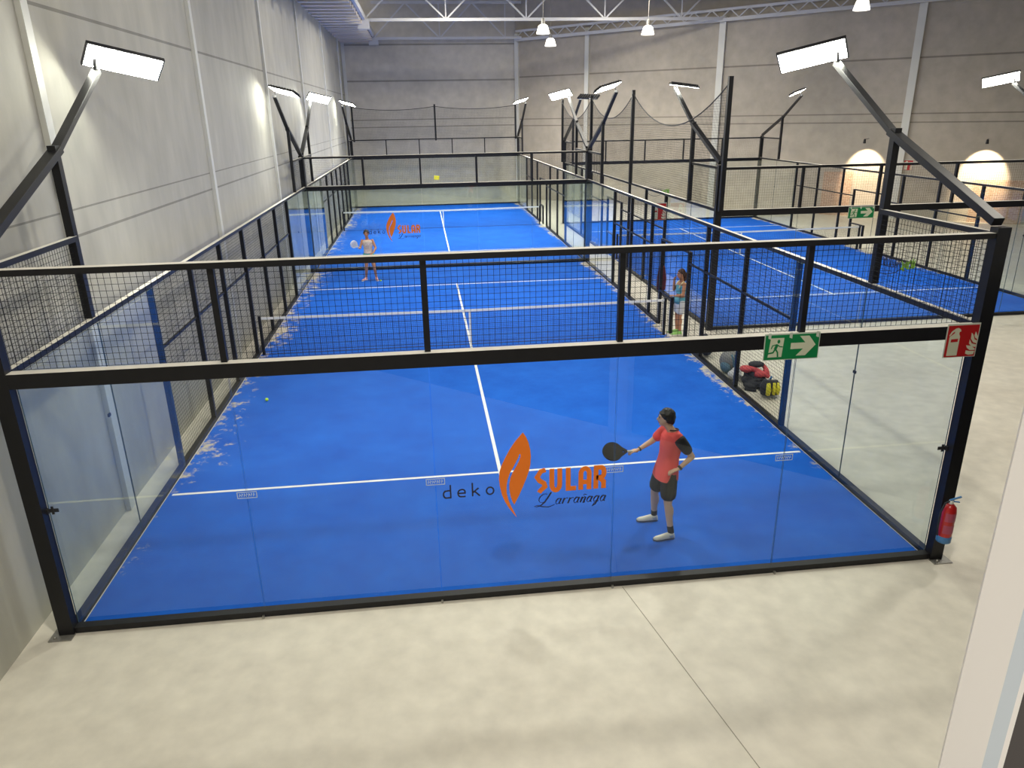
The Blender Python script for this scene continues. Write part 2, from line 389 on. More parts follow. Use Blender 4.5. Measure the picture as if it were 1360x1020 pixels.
def pane_me(w, h):
    key = ('g', round(w, 3), round(h, 3))
    if key in _pc: return _pc[key]
    b = MB(); x0, x1, y0, y1, z0, z1 = .006, w-.006, -.006, .006, 0, h
    vs = [(x, y, z) for z in (z0, z1) for y in (y0, y1) for x in (x0, x1)]
    b.add(vs, [(0, 1, 5, 4), (2, 6, 7, 3)], 0); b.add(vs, [(0, 2, 3, 1), (4, 5, 7, 6), (0, 4, 6, 2), (1, 3, 7, 5)], 1)
    _pc[key] = b.mesh('glass_pane', [M['glass'], M['glass_edge']]); return _pc[key]
_bx = {}
def box_part(name, parent, x0, x1, y0, y1, z0, z1, mt='black', bevel=0):
    key = (name, round(x1-x0, 3), round(y1-y0, 3), round(z1-z0, 3), mt)
    if key not in _bx:
        b_ = MB().box(0, x1-x0, 0, y1-y0, 0, z1-z0)
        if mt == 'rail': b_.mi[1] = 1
        _bx[key] = b_.mesh(name, [M[mt], M['dust_glare']] if mt == 'rail' else M[mt])
    o = link_mesh(name, _bx[key], parent, (x0, y0, z0)); return o

def end_wall(cx, Y, out, label, wire, near=False, sp=.06, feet=True):
    """out = -1 when outside lies towards -Y"""
    t = thing('court_end_wall', label, 'glass wall', (cx, Y, 0), 0, 'glass end walls of the courts')
    ya, yb = (-.10, -.012) if out < 0 else (.012, .10)
    for s in (-1, 1):
        box_part('corner_post', t, *((-5.16, -5.006) if s < 0 else (5.006, 5.16)), ya-.03 if out < 0 else ya, yb if out < 0 else yb+.03, 0.008, 4.06)
        if not feet: continue
        xx = -5.24 if s < 0 else 5.0
        box_part('foot_plate', t, xx, xx+.24, (-.22 if out < 0 else .0), (-.0 if out < 0 else .22), .0, .012, 'steel')
        MB().lathe((xx+.06, -.18 if out < 0 else .18, .012), [(.016, 0), (.016, .02), (.006, .03)], 8).build('anchor_bolt', M['steel'], t)
    box_part('base_rail', t, -5.005, 5.005, ya, .0 if out < 0 else yb, 0.004, .075)
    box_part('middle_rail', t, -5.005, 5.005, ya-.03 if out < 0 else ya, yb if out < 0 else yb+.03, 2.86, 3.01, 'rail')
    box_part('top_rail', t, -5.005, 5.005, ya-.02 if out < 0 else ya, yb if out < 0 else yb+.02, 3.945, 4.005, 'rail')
    ym = (ya+yb)/2
    for x in (-3, -1, 1, 3): box_part('mesh_post', t, x-.03, x+.03, ya+.02, yb, 3.01, 3.945)
    xs = [-5, -3, -1, 1, 3, 5]
    for a in range(5):
        link_mesh('mesh_panel', mesh_panel_me(1.94 if 0 < a < 4 else 1.965, .92, sp, wire), t, (xs[a]+(.03 if a else .005), yb-.012 if out < 0 else ya+.004, 3.022))
        link_mesh('glass_pane', pane_me(2., 2.85), t, (xs[a], -.006 if out < 0 else .006, .05))
    if near:
        for x in (-3, -1, 1, 3):
            MB().box(x-.012, x+.012, -.13, -.10, .0, .03).build('anchor_bolt', M['steel'], t)
        for s in (-1, 1):
            b = MB().box(s*4.9, s*5.01, -.02, -.013, 1.46, 1.50).box(s*4.955-.012, s*4.955+.012, -.03, -.02, 1.44, 1.53).box(s*5.0-.006, s*5.0+.006, -.05, -.012, 1.45, 1.51)
            b.build('glass_clip', M['black_soft'], t)
    return t

def side_fence(X, Y0, sgn, label, wire, door=False, sp=.06):
    """sgn = +1 for the right side (outside towards +X)"""
    t = thing('court_side_fence', label, 'fence', (X, Y0, 0), 0, 'long side fences of the courts')
    xa, xb = (.012, .09) if sgn > 0 else (-.09, -.012)
    R2 = PI/2
    posts = [4, 6, 8, 12, 14, 16] + ([9.02, 11.05] if door else [10])
    for y in posts:
        hh = 2.24 if y in (9.02, 11.05) else 2.955
        wdt = .045 if y in (4, 16) else .035
        box_part('post', t, xa, xb, y-wdt, y+wdt, .01, hh)
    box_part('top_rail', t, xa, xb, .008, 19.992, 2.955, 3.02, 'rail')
    segs = [(.01, 9.0), (11.08, 19.99)] if door else [(.01, 19.99)]
    for a, b in segs: box_part('base_rail', t, xa-(.012 if sgn > 0 else 0), xb+(0 if sgn > 0 else .012), a, b, .004, .075)
    for a in (0, 2, 16, 18): link_mesh('glass_pane', pane_me(2., 2.9), t, (-.003 if sgn < 0 else .003, a, .05), R2)
    # stepped mesh above the corner glass
    for a, yp in ((0, 2.0), (18, 18.0)):
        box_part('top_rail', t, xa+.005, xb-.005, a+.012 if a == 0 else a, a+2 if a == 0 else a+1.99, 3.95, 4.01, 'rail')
        link_mesh('mesh_panel', mesh_panel_me(1.98, .92, sp, wire), t, (xa+.01, a+.01, 3.022), R2)
    bays = [(4, 6), (6, 8), (12, 14), (14, 16)] + ([(8, 9), (11.05, 12)] if door else [(8, 10), (10, 12)])
    for a, b in bays:
        for z0, z1 in ((.08, 1.965), (2.005, 2.955)):
            link_mesh('mesh_panel', mesh_panel_me(b-a-.07, z1-z0, sp, wire), t, (xa+.01, a+.035, z0), R2)
        box_part('middle_rail', t, xa, xa+.04, a+.035, b-.035, 1.965, 2.005)
    if door:
        box_part('door_lintel', t, xa, xb, 9.055, 11.015, 2.20, 2.24)
        link_mesh('mesh_panel', mesh_panel_me(1.93, .7, sp, wire), t, (xa+.01, 9.07, 2.245), R2)
        box_part('gate_post', t, xa, xb, 10.07, 10.14, .01, .93)
        box_part('gate_rail', t, xa, xb, 10.14, 11.015, .89, .93)
        link_mesh('mesh_panel', mesh_panel_me(.86, .8, sp, wire), t, (xa+.01, 10.145, .08), R2)
    for a in (2, 18):
        MB().box(xa-.02, xa, a-.03, a+.03, 1.72, 1.76).build('glass_clip', M['black_soft'], t)
    return t

def court_net(cx, Y, label):
    t = thing('court_net', label, 'net', (cx, Y, 0), 0, 'nets across the courts')
    x0, x1 = -4.88, 4.82
    def top(x): return .885+.035*abs(x)/4.9
    b = MB(); N = 24
    for z0, z1, yy, nm in ((-.055, .0, .008, 'b'),):
        for i in range(N):
            a_, c_ = x0+(x1-x0)*i/N, x0+(x1-x0)*(i+1)/N
            vs = [(a_, -yy, top(a_)+z0), (c_, -yy, top(c_)+z0), (c_, -yy, top(c_)), (a_, -yy, top(a_)), (a_, yy, top(a_)+z0), (c_, yy, top(c_)+z0), (c_, yy, top(c_)), (a_, yy, top(a_))]
            b.add(vs, [(0, 1, 2, 3), (7, 6, 5, 4), (3, 2, 6, 7), (0, 4, 5, 1)])
    b.build('net_tape', M['band'], t)
    b = MB(); q = .0016; n = int((x1-x0)/.045)
    for i in range(n+1):
        x = x0+(x1-x0)*i/n; b.box(x-q, x+q, -q, q, .02, top(x)-.05)
    for j in range(19): b.box(x0, x1, -q, q, .03+j*.045-q, .03+j*.045+q)
    b.build('net_mesh', M['mesh'], t)
    b = MB(); b.box(-.025, .025, -.014, -.009, .0, .885); b.build('centre_strap', M['band'], t)
    for x in (x0-.03, x1+.03):
        box_part('net_post', t, x-.03, x+.03, -.03, .03, .004, .95, 'black')
    MB().tube([(x0, 0, .015), (x1, 0, .015)], .006, 6).build('bottom_cord', M['black_soft'], t)
    return t

def turf(cx, Y0, label):
    t = thing('artificial_turf', label, 'turf', (cx, Y0+10, 0), 0, 'blue court surfaces')
    MB().box(-4.985, 4.985, -9.985, 9.985, -.0005, .006).build('turf_carpet', M['turf'], t)
    for y in (-6.95, 6.95): MB().box(-4.93, 4.93, y-.028, y+.028, .0062, .009).build('service_line', M['line'], t)
    MB().box(-.028, .028, -7.05, 7.05, .0063, .0092).build('centre_line', M['line'], t)

PH = 4.06
def mast(X, Y0, d, sx, label, vis=True, power=1.):
    """corner floodlight: post on the fence, sloping arm, LED head reaching in over the court. d = direction of the arm along Y"""
    t = thing('floodlight_mast', label, 'floodlight', (X+.075*sx, Y0, 3.02), 0, 'floodlights on the court corners')
    def P(y, z): return (0, d*y, z-3.02)
    box_part('support_post', t, -.045, .045, d*2.0-.05, d*2.0+.05, .003, 2.0)
    MB().bar(P(-.02, PH+.045), P(2.1, 4.98), .125, .085).build('lower_arm', M['black'], t, bevel=.004)
    MB().bar(P(2.06, 4.965), P(3.66, 5.88), .105, .07).build('upper_arm', M['black'], t, bevel=.004)
    ca, sa = math.cos(math.radians(35)), math.sin(math.radians(35))
    ax = Vector((-sx*ca, d*sa, -.20 if vis else -.06)).normalized()
    nrm = Vector((-sx*.35, -.60, -.72)) if vis else Vector((sx*-.3, .35, -.9))
    nrm = (nrm-ax*nrm.dot(ax)).normalized(); wv = nrm.cross(ax).normalized()
    c = Vector(P(3.60, 6.06 if vis else 5.95))+ax*.38
    def slab(a0, a1, w0, w1, n0, n1):
        b = MB(); vs = [c+ax*a+wv*w_+nrm*n_ for n_ in (n0, n1) for w_ in (w0, w1) for a in (a0, a1)]
        return b.add(vs, [(0, 2, 3, 1), (4, 5, 7, 6), (0, 1, 5, 4), (2, 6, 7, 3), (0, 4, 6, 2), (1, 3, 7, 5)])
    head = slab(-.47, .47, -.18, .18, -.05, .0)
    for i in range(9):
        a = -.42+.105*i; q = slab(a, a+.02, -.15, .15, -.085, -.05); head.add(q.v, q.f)
    h = head.build('lamp_head', M['black'], t)
    slab(-.45, .45, -.165, .165, .001, .006).build('led_panel', M['lamp'], h)
    MB().bar(P(3.62, 5.84), tuple(c-ax*.34-nrm*.05), .04, .03).build('bracket', M['black'], t)
    ld = bpy.data.lights.new('flood_light', 'AREA'); ld.shape = 'RECTANGLE'; ld.size = .9; ld.size_y = .28; ld.energy = 150*power; ld.color = (1, .985, .90); ld.spread = 2.3
    lo = bpy.data.objects.new('flood_light', ld); C.objects.link(lo); lo.parent = t
    # light leaves the panel mostly downwards into the court
    dn = Vector((-sx*.95, d*.45, -1)).normalized()
    lo.location = c+nrm*.05+Vector((0, 0, -.09)); lo.rotation_euler = dn.to_track_quat('-Z', 'Y').to_euler()
    return t

W1, W2 = .0035, .0022
turf(0, 0, 'blue sanded turf of the nearest court, with player in coral shirt on it')
turf(0, 20.32, 'blue turf of the court directly behind the nearest one, far left')
turf(11.2, 10.3, 'blue turf of the court on the right')
court_net(0, 10, 'net with white tape across the nearest court')
court_net(0, 30.32, 'net with white tape across the far court at the back left')
court_net(11.2, 20.3, 'net with white tape across the right hand court')
end_wall(0, 0, -1, 'near glass end wall with black frame, carrying the orange leaf logo', W1, True)
end_wall(0, 20, 1, 'glass end wall behind the far player, closing the nearest court', W2, feet=False)
end_wall(0, 20.32, -1, 'glass end wall opening the far left court, back to back with the nearest court', W2, feet=False)
end_wall(0, 40.32, 1, 'farthest glass end wall, in front of the back wall of the hall', W2, feet=False)
end_wall(11.2, 10.3, -1, 'near glass end wall of the right hand court, with small green exit sign', W2, feet=False)
end_wall(11.2, 30.3, 1, 'far glass end wall of the right hand court', W2)
side_fence(-5, 0, -1, 'black side fence between nearest court and left concrete wall', W1)
side_fence(5, 0, 1, 'black side fence with door opening where the woman stands', W1, True)
side_fence(-5, 20.32, -1, 'left side fence of the far left court, along the concrete wall', W2)
side_fence(5, 20.32, 1, 'right side fence of the far left court', W2, True)
side_fence(6.2, 10.3, -1, 'left side fence of the right hand court, with tall net above', W2, True)
side_fence(16.2, 10.3, 1, 'right side fence of the right hand court', W2, True)
mast(-5, 0, 1, -1, 'floodlight at near left corner of nearest court, glaring at upper left')
mast(5, 0, 1, 1, 'floodlight at near right corner of nearest court, glaring at upper right')
mast(-5, 20, -1, -1, 'floodlight at far left corner of nearest court, left arm of the V')
mast(5, 20, -1, 1, 'floodlight at far right corner of nearest court, right arm of the V')
mast(-5, 20.32, 1, -1, 'floodlight at near left corner of far court, right arm of the V', power=2.2)
mast(5, 20.32, 1, 1, 'floodlight at near right corner of far court, left arm of the V', power=2.2)
mast(-5, 40.32, -1, -1, 'small floodlight at far left corner of far court by the back wall', power=2.5)
mast(5, 40.32, -1, 1, 'small floodlight at far right corner of far court by the white column', power=2.5)
mast(6.2, 10.3, 1, -1, 'floodlight seen from behind, its dark head above left corner of right court', False)
mast(16.2, 10.3, 1, 1, 'floodlight glaring at the right edge of the picture')
mast(6.2, 30.3, -1, -1, 'distant dark-headed floodlight at far left corner of right court', False)
mast(16.2, 30.3, -1, 1, 'distant glaring floodlight at far right corner of right court')

# tall ball-stop nets
def tall_net(name, label, pts, z0, ztops, sag, ax):
    t = thing(name, label, 'net', (pts[0][0], pts[0][1], 0), 0, 'tall ball stop nets')
    O = Vector((pts[0][0], pts[0][1], 0))
    for i, p in enumerate(pts):
        q = Vector((p[0], p[1], 0))-O
        MB().box(q.x-.05, q.x+.05, q.y-.05, q.y+.05, z0[i], ztops[i]).build('pole', M['black'], t)
    for i in range(len(pts)-1):
        a, b = Vector((*pts[i], 0))-O, Vector((*pts[i+1], 0))-O; Lh = (b-a).length; n = int(Lh/.06); d = (b-a)/Lh
        def topz(u): return (ztops[i]-.12)*(1-u)+(ztops[i+1]-.12)*u-4*sag[i]*u*(1-u)
        nb = MB(); q = .002; base = max(z0[i], z0[i+1]) if name != 'x' else z0[i]
        for j in range(1, n):
            u = j/n; p = a+(b-a)*u; nb.box(p.x-q, p.x+q, p.y-q, p.y+q, base, topz(u))
        z = base
        while z < max(ztops[i], ztops[i+1]):
            us = [j/n for j in range(n+1) if topz(j/n) > z]
            runs = []
            for u in us:
                if runs and abs(u-runs[-1][1]-1/n) < 1e-6: runs[-1][1] = u
                else: runs.append([u, u])
            for u0, u1 in runs:
                if u1 > u0: nb.bar(a+(b-a)*u0+Vector((0, 0, z)), a+(b-a)*u1+Vector((0, 0, z)), .004, .004)
            z += .06
        nb.build('netting', M['mesh'], t)
        MB().tube([a+(b-a)*(j/14)+Vector((0, 0, topz(j/14))) for j in range(15)], .016, 5).build('head_rope', M['black_soft'], t)
    return t
tall_net('ball_stop_net', 'tall black ball stop net drooping between poles along left side of right court', [(6.10, 10.03), (5.98, 17.66), (5.98, 23.8), (5.98, 30.2)], [3.0, 3.03, 3.03, 3.03], [6.0, 5.95, 5.95, 5.9], [.95, .75, .75], 'Y')
tall_net('ball_stop_net', 'tall ball stop net behind the farthest glass wall at the back', [(-4.9, 40.492), (0.03, 40.492), (4.95, 40.492)], [3.88, 3.88, 3.88], [5.95, 5.95, 5.95], [.18, .18], 'X')

# ------------------------------------------------------------------ flat lettering helpers
def poly_part(name, polys, y, th, mt, parent, tag_label=None):
    """polys: list of (x, z) outlines, built facing -Y with thickness"""
    b = MB()
    for k_, pl in enumerate(polys):
        tk_ = th+k_*.00035
        n = len(pl); vs = [(x, y, z) for x, z in pl]+[(x, y-tk_, z) for x, z in pl]
        b.add(vs, [tuple(range(n)), tuple(range(2*n-1, n-1, -1))]+[(i, i+n, (i+1) % n+n, (i+1) % n) for i in range(n)])
    o = b.build(name, M[mt], parent)
    if tag_label: o['label'] = tag_label
    return o
def stroke(pts, w):
    """polyline -> ribbon outline, w may be a list of widths"""
    pts = [Vector(p) for p in pts]; n = len(pts); ws = w if isinstance(w, (list, tuple)) else [w]*n
    l, r = [], []
    for i, p in enumerate(pts):
        d1 = (pts[i]-pts[max(i-1, 0)]); d2 = (pts[min(i+1, n-1)]-pts[i])
        d1 = d1.normalized() if d1.length > 0 else d2.normalized(); d2 = d2.normalized() if d2.length > 0 else d1
        d = (d1+d2); d = d.normalized() if d.length > 1e-6 else d1
        nn = Vector((-d.y, d.x)); c = max(.5, nn.dot(Vector((-d1.y, d1.x))))
        l.append(p+nn*ws[i]/2/c); r.append(p-nn*ws[i]/2/c)
    return [tuple(q) for q in l]+[tuple(q) for q in reversed(r)]
def arc(cx, cy, rx, ry, a0, a1, n=12): return [(cx+rx*math.cos(math.radians(a0+(a1-a0)*i/n)), cy+ry*math.sin(math.radians(a0+(a1-a0)*i/n))) for i in range(n+1)]
# unit letters, strokes in a box 0..1 x 0..1
GL = {
 'S': [[(.85, .98), (.45, .92), (.15, .68), (.35, .52), (.72, .40), (.80, .25), (.45, .10), (.30, .0)]],
 'U': [[(.17, 1), (.17, .32)]+arc(.5, .32, .33, .26, 180, 360, 10)+[(.83, 1)]],
 'L': [[(.2, 1), (.2, .09), (.95, .09)]],
 'A': [[(.15, 0), (.15, .70)]+arc(.5, .70, .35, .22, 180, 0, 10)+[(.85, 0)], [(.15, .33), (.85, .33)]],
 'R': [[(.17, 0), (.17, .92), (.6, .92)]+arc(.6, .70, .25, .22, 80, -80, 8)+[(.2, .48)], [(.45, .48), (.83, .30), (.83, 0)]],
 'd': [[(.85, 1), (.85, 0)], [(.85, .05), (.35, .04)]+arc(.38, .30, .28, .26, 255, 100, 8)+[(.85, .58)]],
 'e': [[(.9, .04), (.4, .04)]+arc(.42, .30, .30, .26, 250, 90, 8)+[(.6, .57)]+arc(.58, .42, .28, .15, 80, 0, 4)+[(.86, .30), (.15, .30)]],
 'k': [[(.15, 1), (.15, 0)], [(.8, .6), (.2, .28)], [(.38, .36), (.9, 0)]],
 'o': [arc(.5, .30, .38, .27, 0, 360, 20)],
}
def word(txt, x, z, lw, h, sw, pitch, slope=0.):
    out = []
    for i, c in enumerate(txt):
        for st in GL[c]: out.append(stroke([(x+i*pitch+p[0]*lw, z+i*pitch*slope+p[1]*h) for p in st], sw))
    return out
# leaf logo measured on the glass
def LP(px, py): u, v = 570+px/5.23, 560+py/5.23; return (-.303+(u-662)/119.4+(v-622)*.0, 2.037-(v-572)/108.4-.0*(u-695))
leaf_r = [(652, 70), (672, 98), (690, 140), (702, 190), (706, 235), (702, 290), (692, 335), (672, 390), (650, 440), (622, 500), (600, 540), (586, 568), (572, 545), (560, 505), (553, 460), (553, 415), (562, 375), (580, 335), (603, 300), (622, 265), (633, 235), (634, 218), (628, 214), (618, 240), (600, 272), (585, 300), (600, 200), (625, 120)]
leaf_l = [(652, 70), (625, 120), (600, 200), (585, 300), (560, 340), (543, 385), (534, 430), (534, 480), (545, 530), (562, 575), (582, 615), (602, 660), (575, 628), (548, 590), (522, 545), (500, 490), (487, 430), (482, 380), (487, 330), (500, 290), (528, 235), (560, 180), (600, 125)]
script = []
def cur(pts, w): script.append(stroke(pts, w))
def logo(loc, label, sc=1., which='all', thick=.003, shift=(0, 0)):
    t = thing('glass_logo', label, 'logo', loc)
    def T(pl): return [(p[0]*sc, p[1]) if sc == 1 else ((p[0]-.0)*sc+shift[0], (p[1]-1.5)*sc+1.5+shift[1]) for p in pl]
    poly_part('leaf', [T([LP(*p) for p in leaf_r]), T([LP(*p) for p in leaf_l])], 0, thick, 'orange', t)
    for c, x0 in zip('SULAR', (.105, .268, .452, .600, .770)):
        poly_part('letter', [T(q) for q in word(c, x0, 1.275, .135 if c != 'L' else .12, .285, .055, 0)], 0, thick, 'orange', t, 'orange capital letter '+c)
    for i, c in enumerate('deko'):
        poly_part('letter', [T(q) for q in word(c, -.93+i*.158, 1.285+i*.003, .105, .165, .017, .158)], 0, thick, 'ink', t, 'thin black letter '+c)
    # Larrañaga in flowing script
    S = []
    sl = .38
    def sc_(pts, w): S.append(T(stroke([(x+(z-1.10)*sl, z) for x, z in pts], w)))
    tk, tn = .017, .006
    sc_(arc(.16, 1.20, .05, .055, 60, 300, 10), [tn, tn, tn, .010, .012, .012, .010, tn, tn, tn, tn])
    sc_([(.22, 1.27), (.21, 1.22), (.19, 1.15), (.16, 1.11), (.12, 1.095), (.09, 1.105), (.12, 1.115), (.18, 1.095), (.26, 1.085), (.32, 1.11)], [tk, tk, tk, .012, tn, tn, tn, .012, .010, tn])
    x = .315; z0 = 1.115
    for c in 'arranaga':
        h = .07
        if c in 'a':
            sc_(arc(x+.028, z0+h/2, .022, h/2, 40, 330, 10), [tn, .008, .012, .014, .014, .012, tn, tn, tn, tn, tn]); sc_([(x+.052, z0+h), (x+.050, z0+.01), (x+.07, z0)], [tk, .014, tn]); x += .077
        elif c == 'r':
            sc_([(x+.012, z0+h), (x+.012, z0)], tk); sc_([(x+.012, z0+.045), (x+.035, z0+h), (x+.052, z0+h-.006)], [tn, tn, .012]); x += .065
        elif c == 'n':
            sc_([(x+.012, z0+h), (x+.012, z0)], tk); sc_([(x+.012, z0+.04), (x+.035, z0+h), (x+.05, z0+h-.01), (x+.05, z0), (x+.066, z0)], [tn, tn, .014, tk, tn]); sc_([(x+.012, z0+h+.02), (x+.03, z0+h+.03), (x+.05, z0+h+.022)], .006); x += .073
        elif c == 'g':
            sc_(arc(x+.028, z0+h/2, .022, h/2, 40, 330, 10), [tn, .008, .012, .014, .014, .012, tn, tn, tn, tn, tn]); sc_([(x+.052, z0+h), (x+.050, z0-.03), (x+.02, z0-.055), (x+.03, z0-.02), (x+.07, z0+.01)], [tk, .012, tn, tn, tn]); x += .077
    poly_part('lettering', S, 0, thick, 'ink', t, 'black flowing script reading Larrañaga')
    return t
logo((0, -.0135, 0), 'orange leaf logo with lettering on the near glass wall')
lg = logo((-2.035, 19.9985, .02), 'small orange leaf logo on the glass behind the far player')
# stickers across the pane joints
for x, lb in ((-3, 'small white sticker on leftmost pane joint of near glass'), (-1, 'small white sticker on pane joint just left of the word deko'), (1, 'small white sticker on pane joint right of the orange capitals'), (3, 'small white sticker on pane joint below the green exit sign')):
    t = thing('glass_sticker', lb, 'sticker', (x, -.0135, 1.5), group='stickers on the near glass')
    poly_part('border', [stroke([(-.10, -.035), (.10, -.035), (.10, .035), (-.10, .035), (-.10, -.038)], .008)], 0, .002, 'sticker', t)
    poly_part('lettering', [stroke([(-.08+i*.024, -.018), (-.074+i*.024, .018), (-.066+i*.024, -.006+.01*(i % 2))], .007) for i in range(7)], 0, .002, 'sticker', t)
# decals on the right hand court
def graffiti(loc, label, ysc=1.):
    t = thing('glass_logo', label, 'logo', loc); P = []
    r = random.Random(3)
    for i in range(7):
        x = -.58+i*.09; P.append(stroke([(x, .30-.02*i), (x+.03, .12-.02*i), (x+.06, .28-.02*i), (x+.05, .08-.02*i)], .022))
    P.append(stroke(arc(-.30, .05, .38, .22, 200, 340, 14), .018)); P.append(stroke([(-.6, .10), (-.2, .0), (.02, .12)], .014))
    poly_part('lettering', P, 0, .003, 'ink', t)
    G = []
    for i in range(15):
        a = r.uniform(20, 160); x = .1+.32*r.random(); z = -.12+.12*r.random(); l_ = r.uniform(.12, .26)
        G.append(stroke([(x, z), (x+l_*.5*math.cos(math.radians(a)), z+l_*.5*math.sin(math.radians(a))), (x+l_*math.cos(math.radians(a)), z+l_*math.sin(math.radians(a)))], [.05, .06, .008]))
    poly_part('plant_print', G, -.001, .003, 'leaf_green', t)
    return t
graffiti((11.12, 10.28, 1.42), 'black scribbled logo with green plant on near glass of right court')
graffiti((11.12, 30.29, 1.42), 'distant black scribbled logo with green plant on far glass of right court')
t = thing('glass_sticker', 'small yellow patch on the farthest glass wall', 'sticker', (-.05, 40.319, 1.69)); poly_part('patch', [[(-.17, -.12), (.15, -.14), (.18, .10), (-.15, .13)]], 0, .004, 'yellow', t)

# ------------------------------------------------------------------ signs
def exit_sign(loc, w, h, label, rot=0):
    t = thing('exit_sign', label, 'sign', loc, rot, 'green exit signs')
    MB().box(0, w, -.006, 0, 0, h).build('plate', M['clear_edge'], t)
    g = poly_part('panel', [[(.015*w, .03*h), (.985*w, .03*h), (.985*w, .95*h), (.015*w, .95*h)]], -.0065, .002, 'green_sign', t)
    poly_part('door_pictogram', [[(.08*w, .12*h), (.33*w, .12*h), (.35*w, .84*h), (.11*w, .84*h)]], -.0087, .001, 'cream', t)
    def f(pts, k=.035): return stroke([(x*w, z*h) for x, z in pts], k*w)
    man = [[( (.255+.026*math.cos(a))*w, (.71+.075*math.sin(a))*h) for a in [i*PI/5 for i in range(10)]], f([(.235, .60), (.20, .42)], .05), f([(.23, .60), (.15, .56), (.13, .44)], .018), f([(.23, .60), (.28, .52), (.335, .50)], .018), f([(.205, .44), (.17, .30), (.08, .27)], .026), f([(.205, .44), (.25, .30), (.26, .13)], .026)]
    poly_part('running_figure', man, -.0098, .001, 'green_sign', t)
    poly_part('arrow', [[(.48*w, .40*h), (.71*w, .40*h), (.59*w, .14*h), (.76*w, .14*h), (.93*w, .53*h), (.80*w, .88*h), (.63*w, .88*h), (.74*w, .63*h), (.48*w, .63*h)]], -.0087, .001, 'cream', t)
    for x in (.06, .44, .92): poly_part('clip', [[(x*w, .84*h), ((x+.05)*w, .80*h), ((x+.05)*w, 1.03*h), (x*w, 1.03*h)]], -.0098, .002, 'clear_edge', t)
    return t
exit_sign((2.555, -.133, 2.735), .62, .295, 'large green exit sign with running figure and arrow on near glass wall')
exit_sign((9.44, 10.165, 2.71), .68, .28, 'distant small green exit sign on near wall of right court')
def fire_sign(loc, w, h, label, cat_g='red fire extinguisher signs', rz=0, par=None):
    t = thing('fire_extinguisher_sign', label, 'sign', loc, rz, cat_g)
    MB().box(0, w, -.006, 0, 0, h).build('plate', M['clear_edge'], t)
    poly_part('panel', [[(.03*w, .02*h), (.97*w, .02*h), (.97*w, .95*h), (.03*w, .95*h)]], -.0065, .002, 'red_sign', t)
    def S(pl): return [(x*w, z*h) for x, z in pl]
    poly_part('extinguisher_pictogram', [S([(.10, .06), (.42, .06), (.42, .62), (.38, .70), (.38, .76), (.43, .78), (.40, .84), (.33, .88), (.26, .87), (.14, .78), (.08, .66), (.11, .64), (.18, .74), (.24, .78), (.24, .73), (.10, .62)])], -.0087, .001, 'cream', t)
    poly_part('label_band', [S([(.16, .46), (.37, .47), (.37, .56), (.16, .55)])], -.0098, .001, 'red_sign', t)
    poly_part('flame_pictogram', [S([(.68, .10), (.78, .06), (.93, .07), (.95, .17), (.80, .17), (.68, .20)]), S([(.66, .35), (.80, .33), (.95, .24), (.95, .20), (.80, .20), (.70, .27)]), S([(.74, .52), (.82, .40), (.96, .36), (.96, .29), (.84, .30), (.74, .40)]), S([(.76, .72), (.82, .66), (.88, .52), (.96, .48), (.96, .40), (.86, .43), (.77, .54)]), S([(.88, .75), (.97, .60), (.97, .52), (.90, .56), (.86, .64)])], -.0087, .001, 'cream', t)
    return t
fire_sign((4.635, -.138, 2.655), .385, .385, 'large red fire extinguisher sign on near right corner post')
fire_sign((5.69, 14.2, 2.27), .45, .50, 'red fire extinguisher sign hanging on fence between the two courts')
MB().bar((6.14, 14.203, 2.5), (6.2, 14.25, 2.5), .02, .02).build('bracket', M['black'], bpy.data.objects['fire_extinguisher_sign.001'], loc=(-5.69, -14.2, -2.27))
pw = ob0+od*((Vector((22.95, 28.25))-ob0).dot(od))+on*.02
fire_sign((pw.x-.1, pw.y+.08, 2.35), .42, .5, 'tiny red framed sign on the far right wall beside the white column', rz=math.atan2(od.y, od.x))

# ------------------------------------------------------------------ fire extinguisher
t = thing('fire_extinguisher', 'red fire extinguisher with blue base hung on near right corner post', 'fire extinguisher', (5.035, -.235, .34))
MB().lathe((0, 0, 0), [(.072, .07), (.078, .085), (.078, .42), (.07, .47), (.045, .50), (.022, .515)], 24).build('cylinder', M['red'], t, True)
MB().lathe((0, 0, 0), [(.070, 0), (.082, .01), (.082, .085), (.079, .09)], 24).build('base_cup', M['blue_plastic'], t, True)
MB().lathe((0, 0, 0), [(.024, .51), (.028, .53), (.024, .555)], 14).build('valve', M['white'], t)
MB().bar((-.02, 0, .56), (.11, -.01, .60), .022, .012).bar((-.02, 0, .55), (.10, -.01, .53), .02, .01).build('handle', M['blue_plastic'], t)
MB().tube([(-.02, -.0, .545), (-.08, -.01, .53), (-.115, -.01, .42), (-.115, -.01, .2), (-.10, -.01, .10)], .011, 8).build('hose', M['dark_bag'], t)
def cyl_label(z0, z1, a0, a1):
    b = MB(); n = 8
    pr = [(math.radians(a0+(a1-a0)*i/n)) for i in range(n+1)]
    vs = [(.0795*math.cos(a), .0795*math.sin(a), z) for z in (z0, z1) for a in pr]+[(.0783*math.cos(a), .0783*math.sin(a), z) for z in (z0, z1) for a in pr]
    N = n+1
    b.add(vs, [(i, i+1, N+i+1, N+i) for i in range(n)]+[(2*N+i, 3*N+i, 3*N+i+1, 2*N+i+1) for i in range(n)]); return b
cyl_label(.30, .41, -150, -40).build('upper_label', M['label_red'], t); cyl_label(.14, .25, -150, -40).build('lower_label', M['label_red'], t)
MB().box(-.03, .03, .078, .09, .2, .35).build('wall_bracket', M['black'], t)

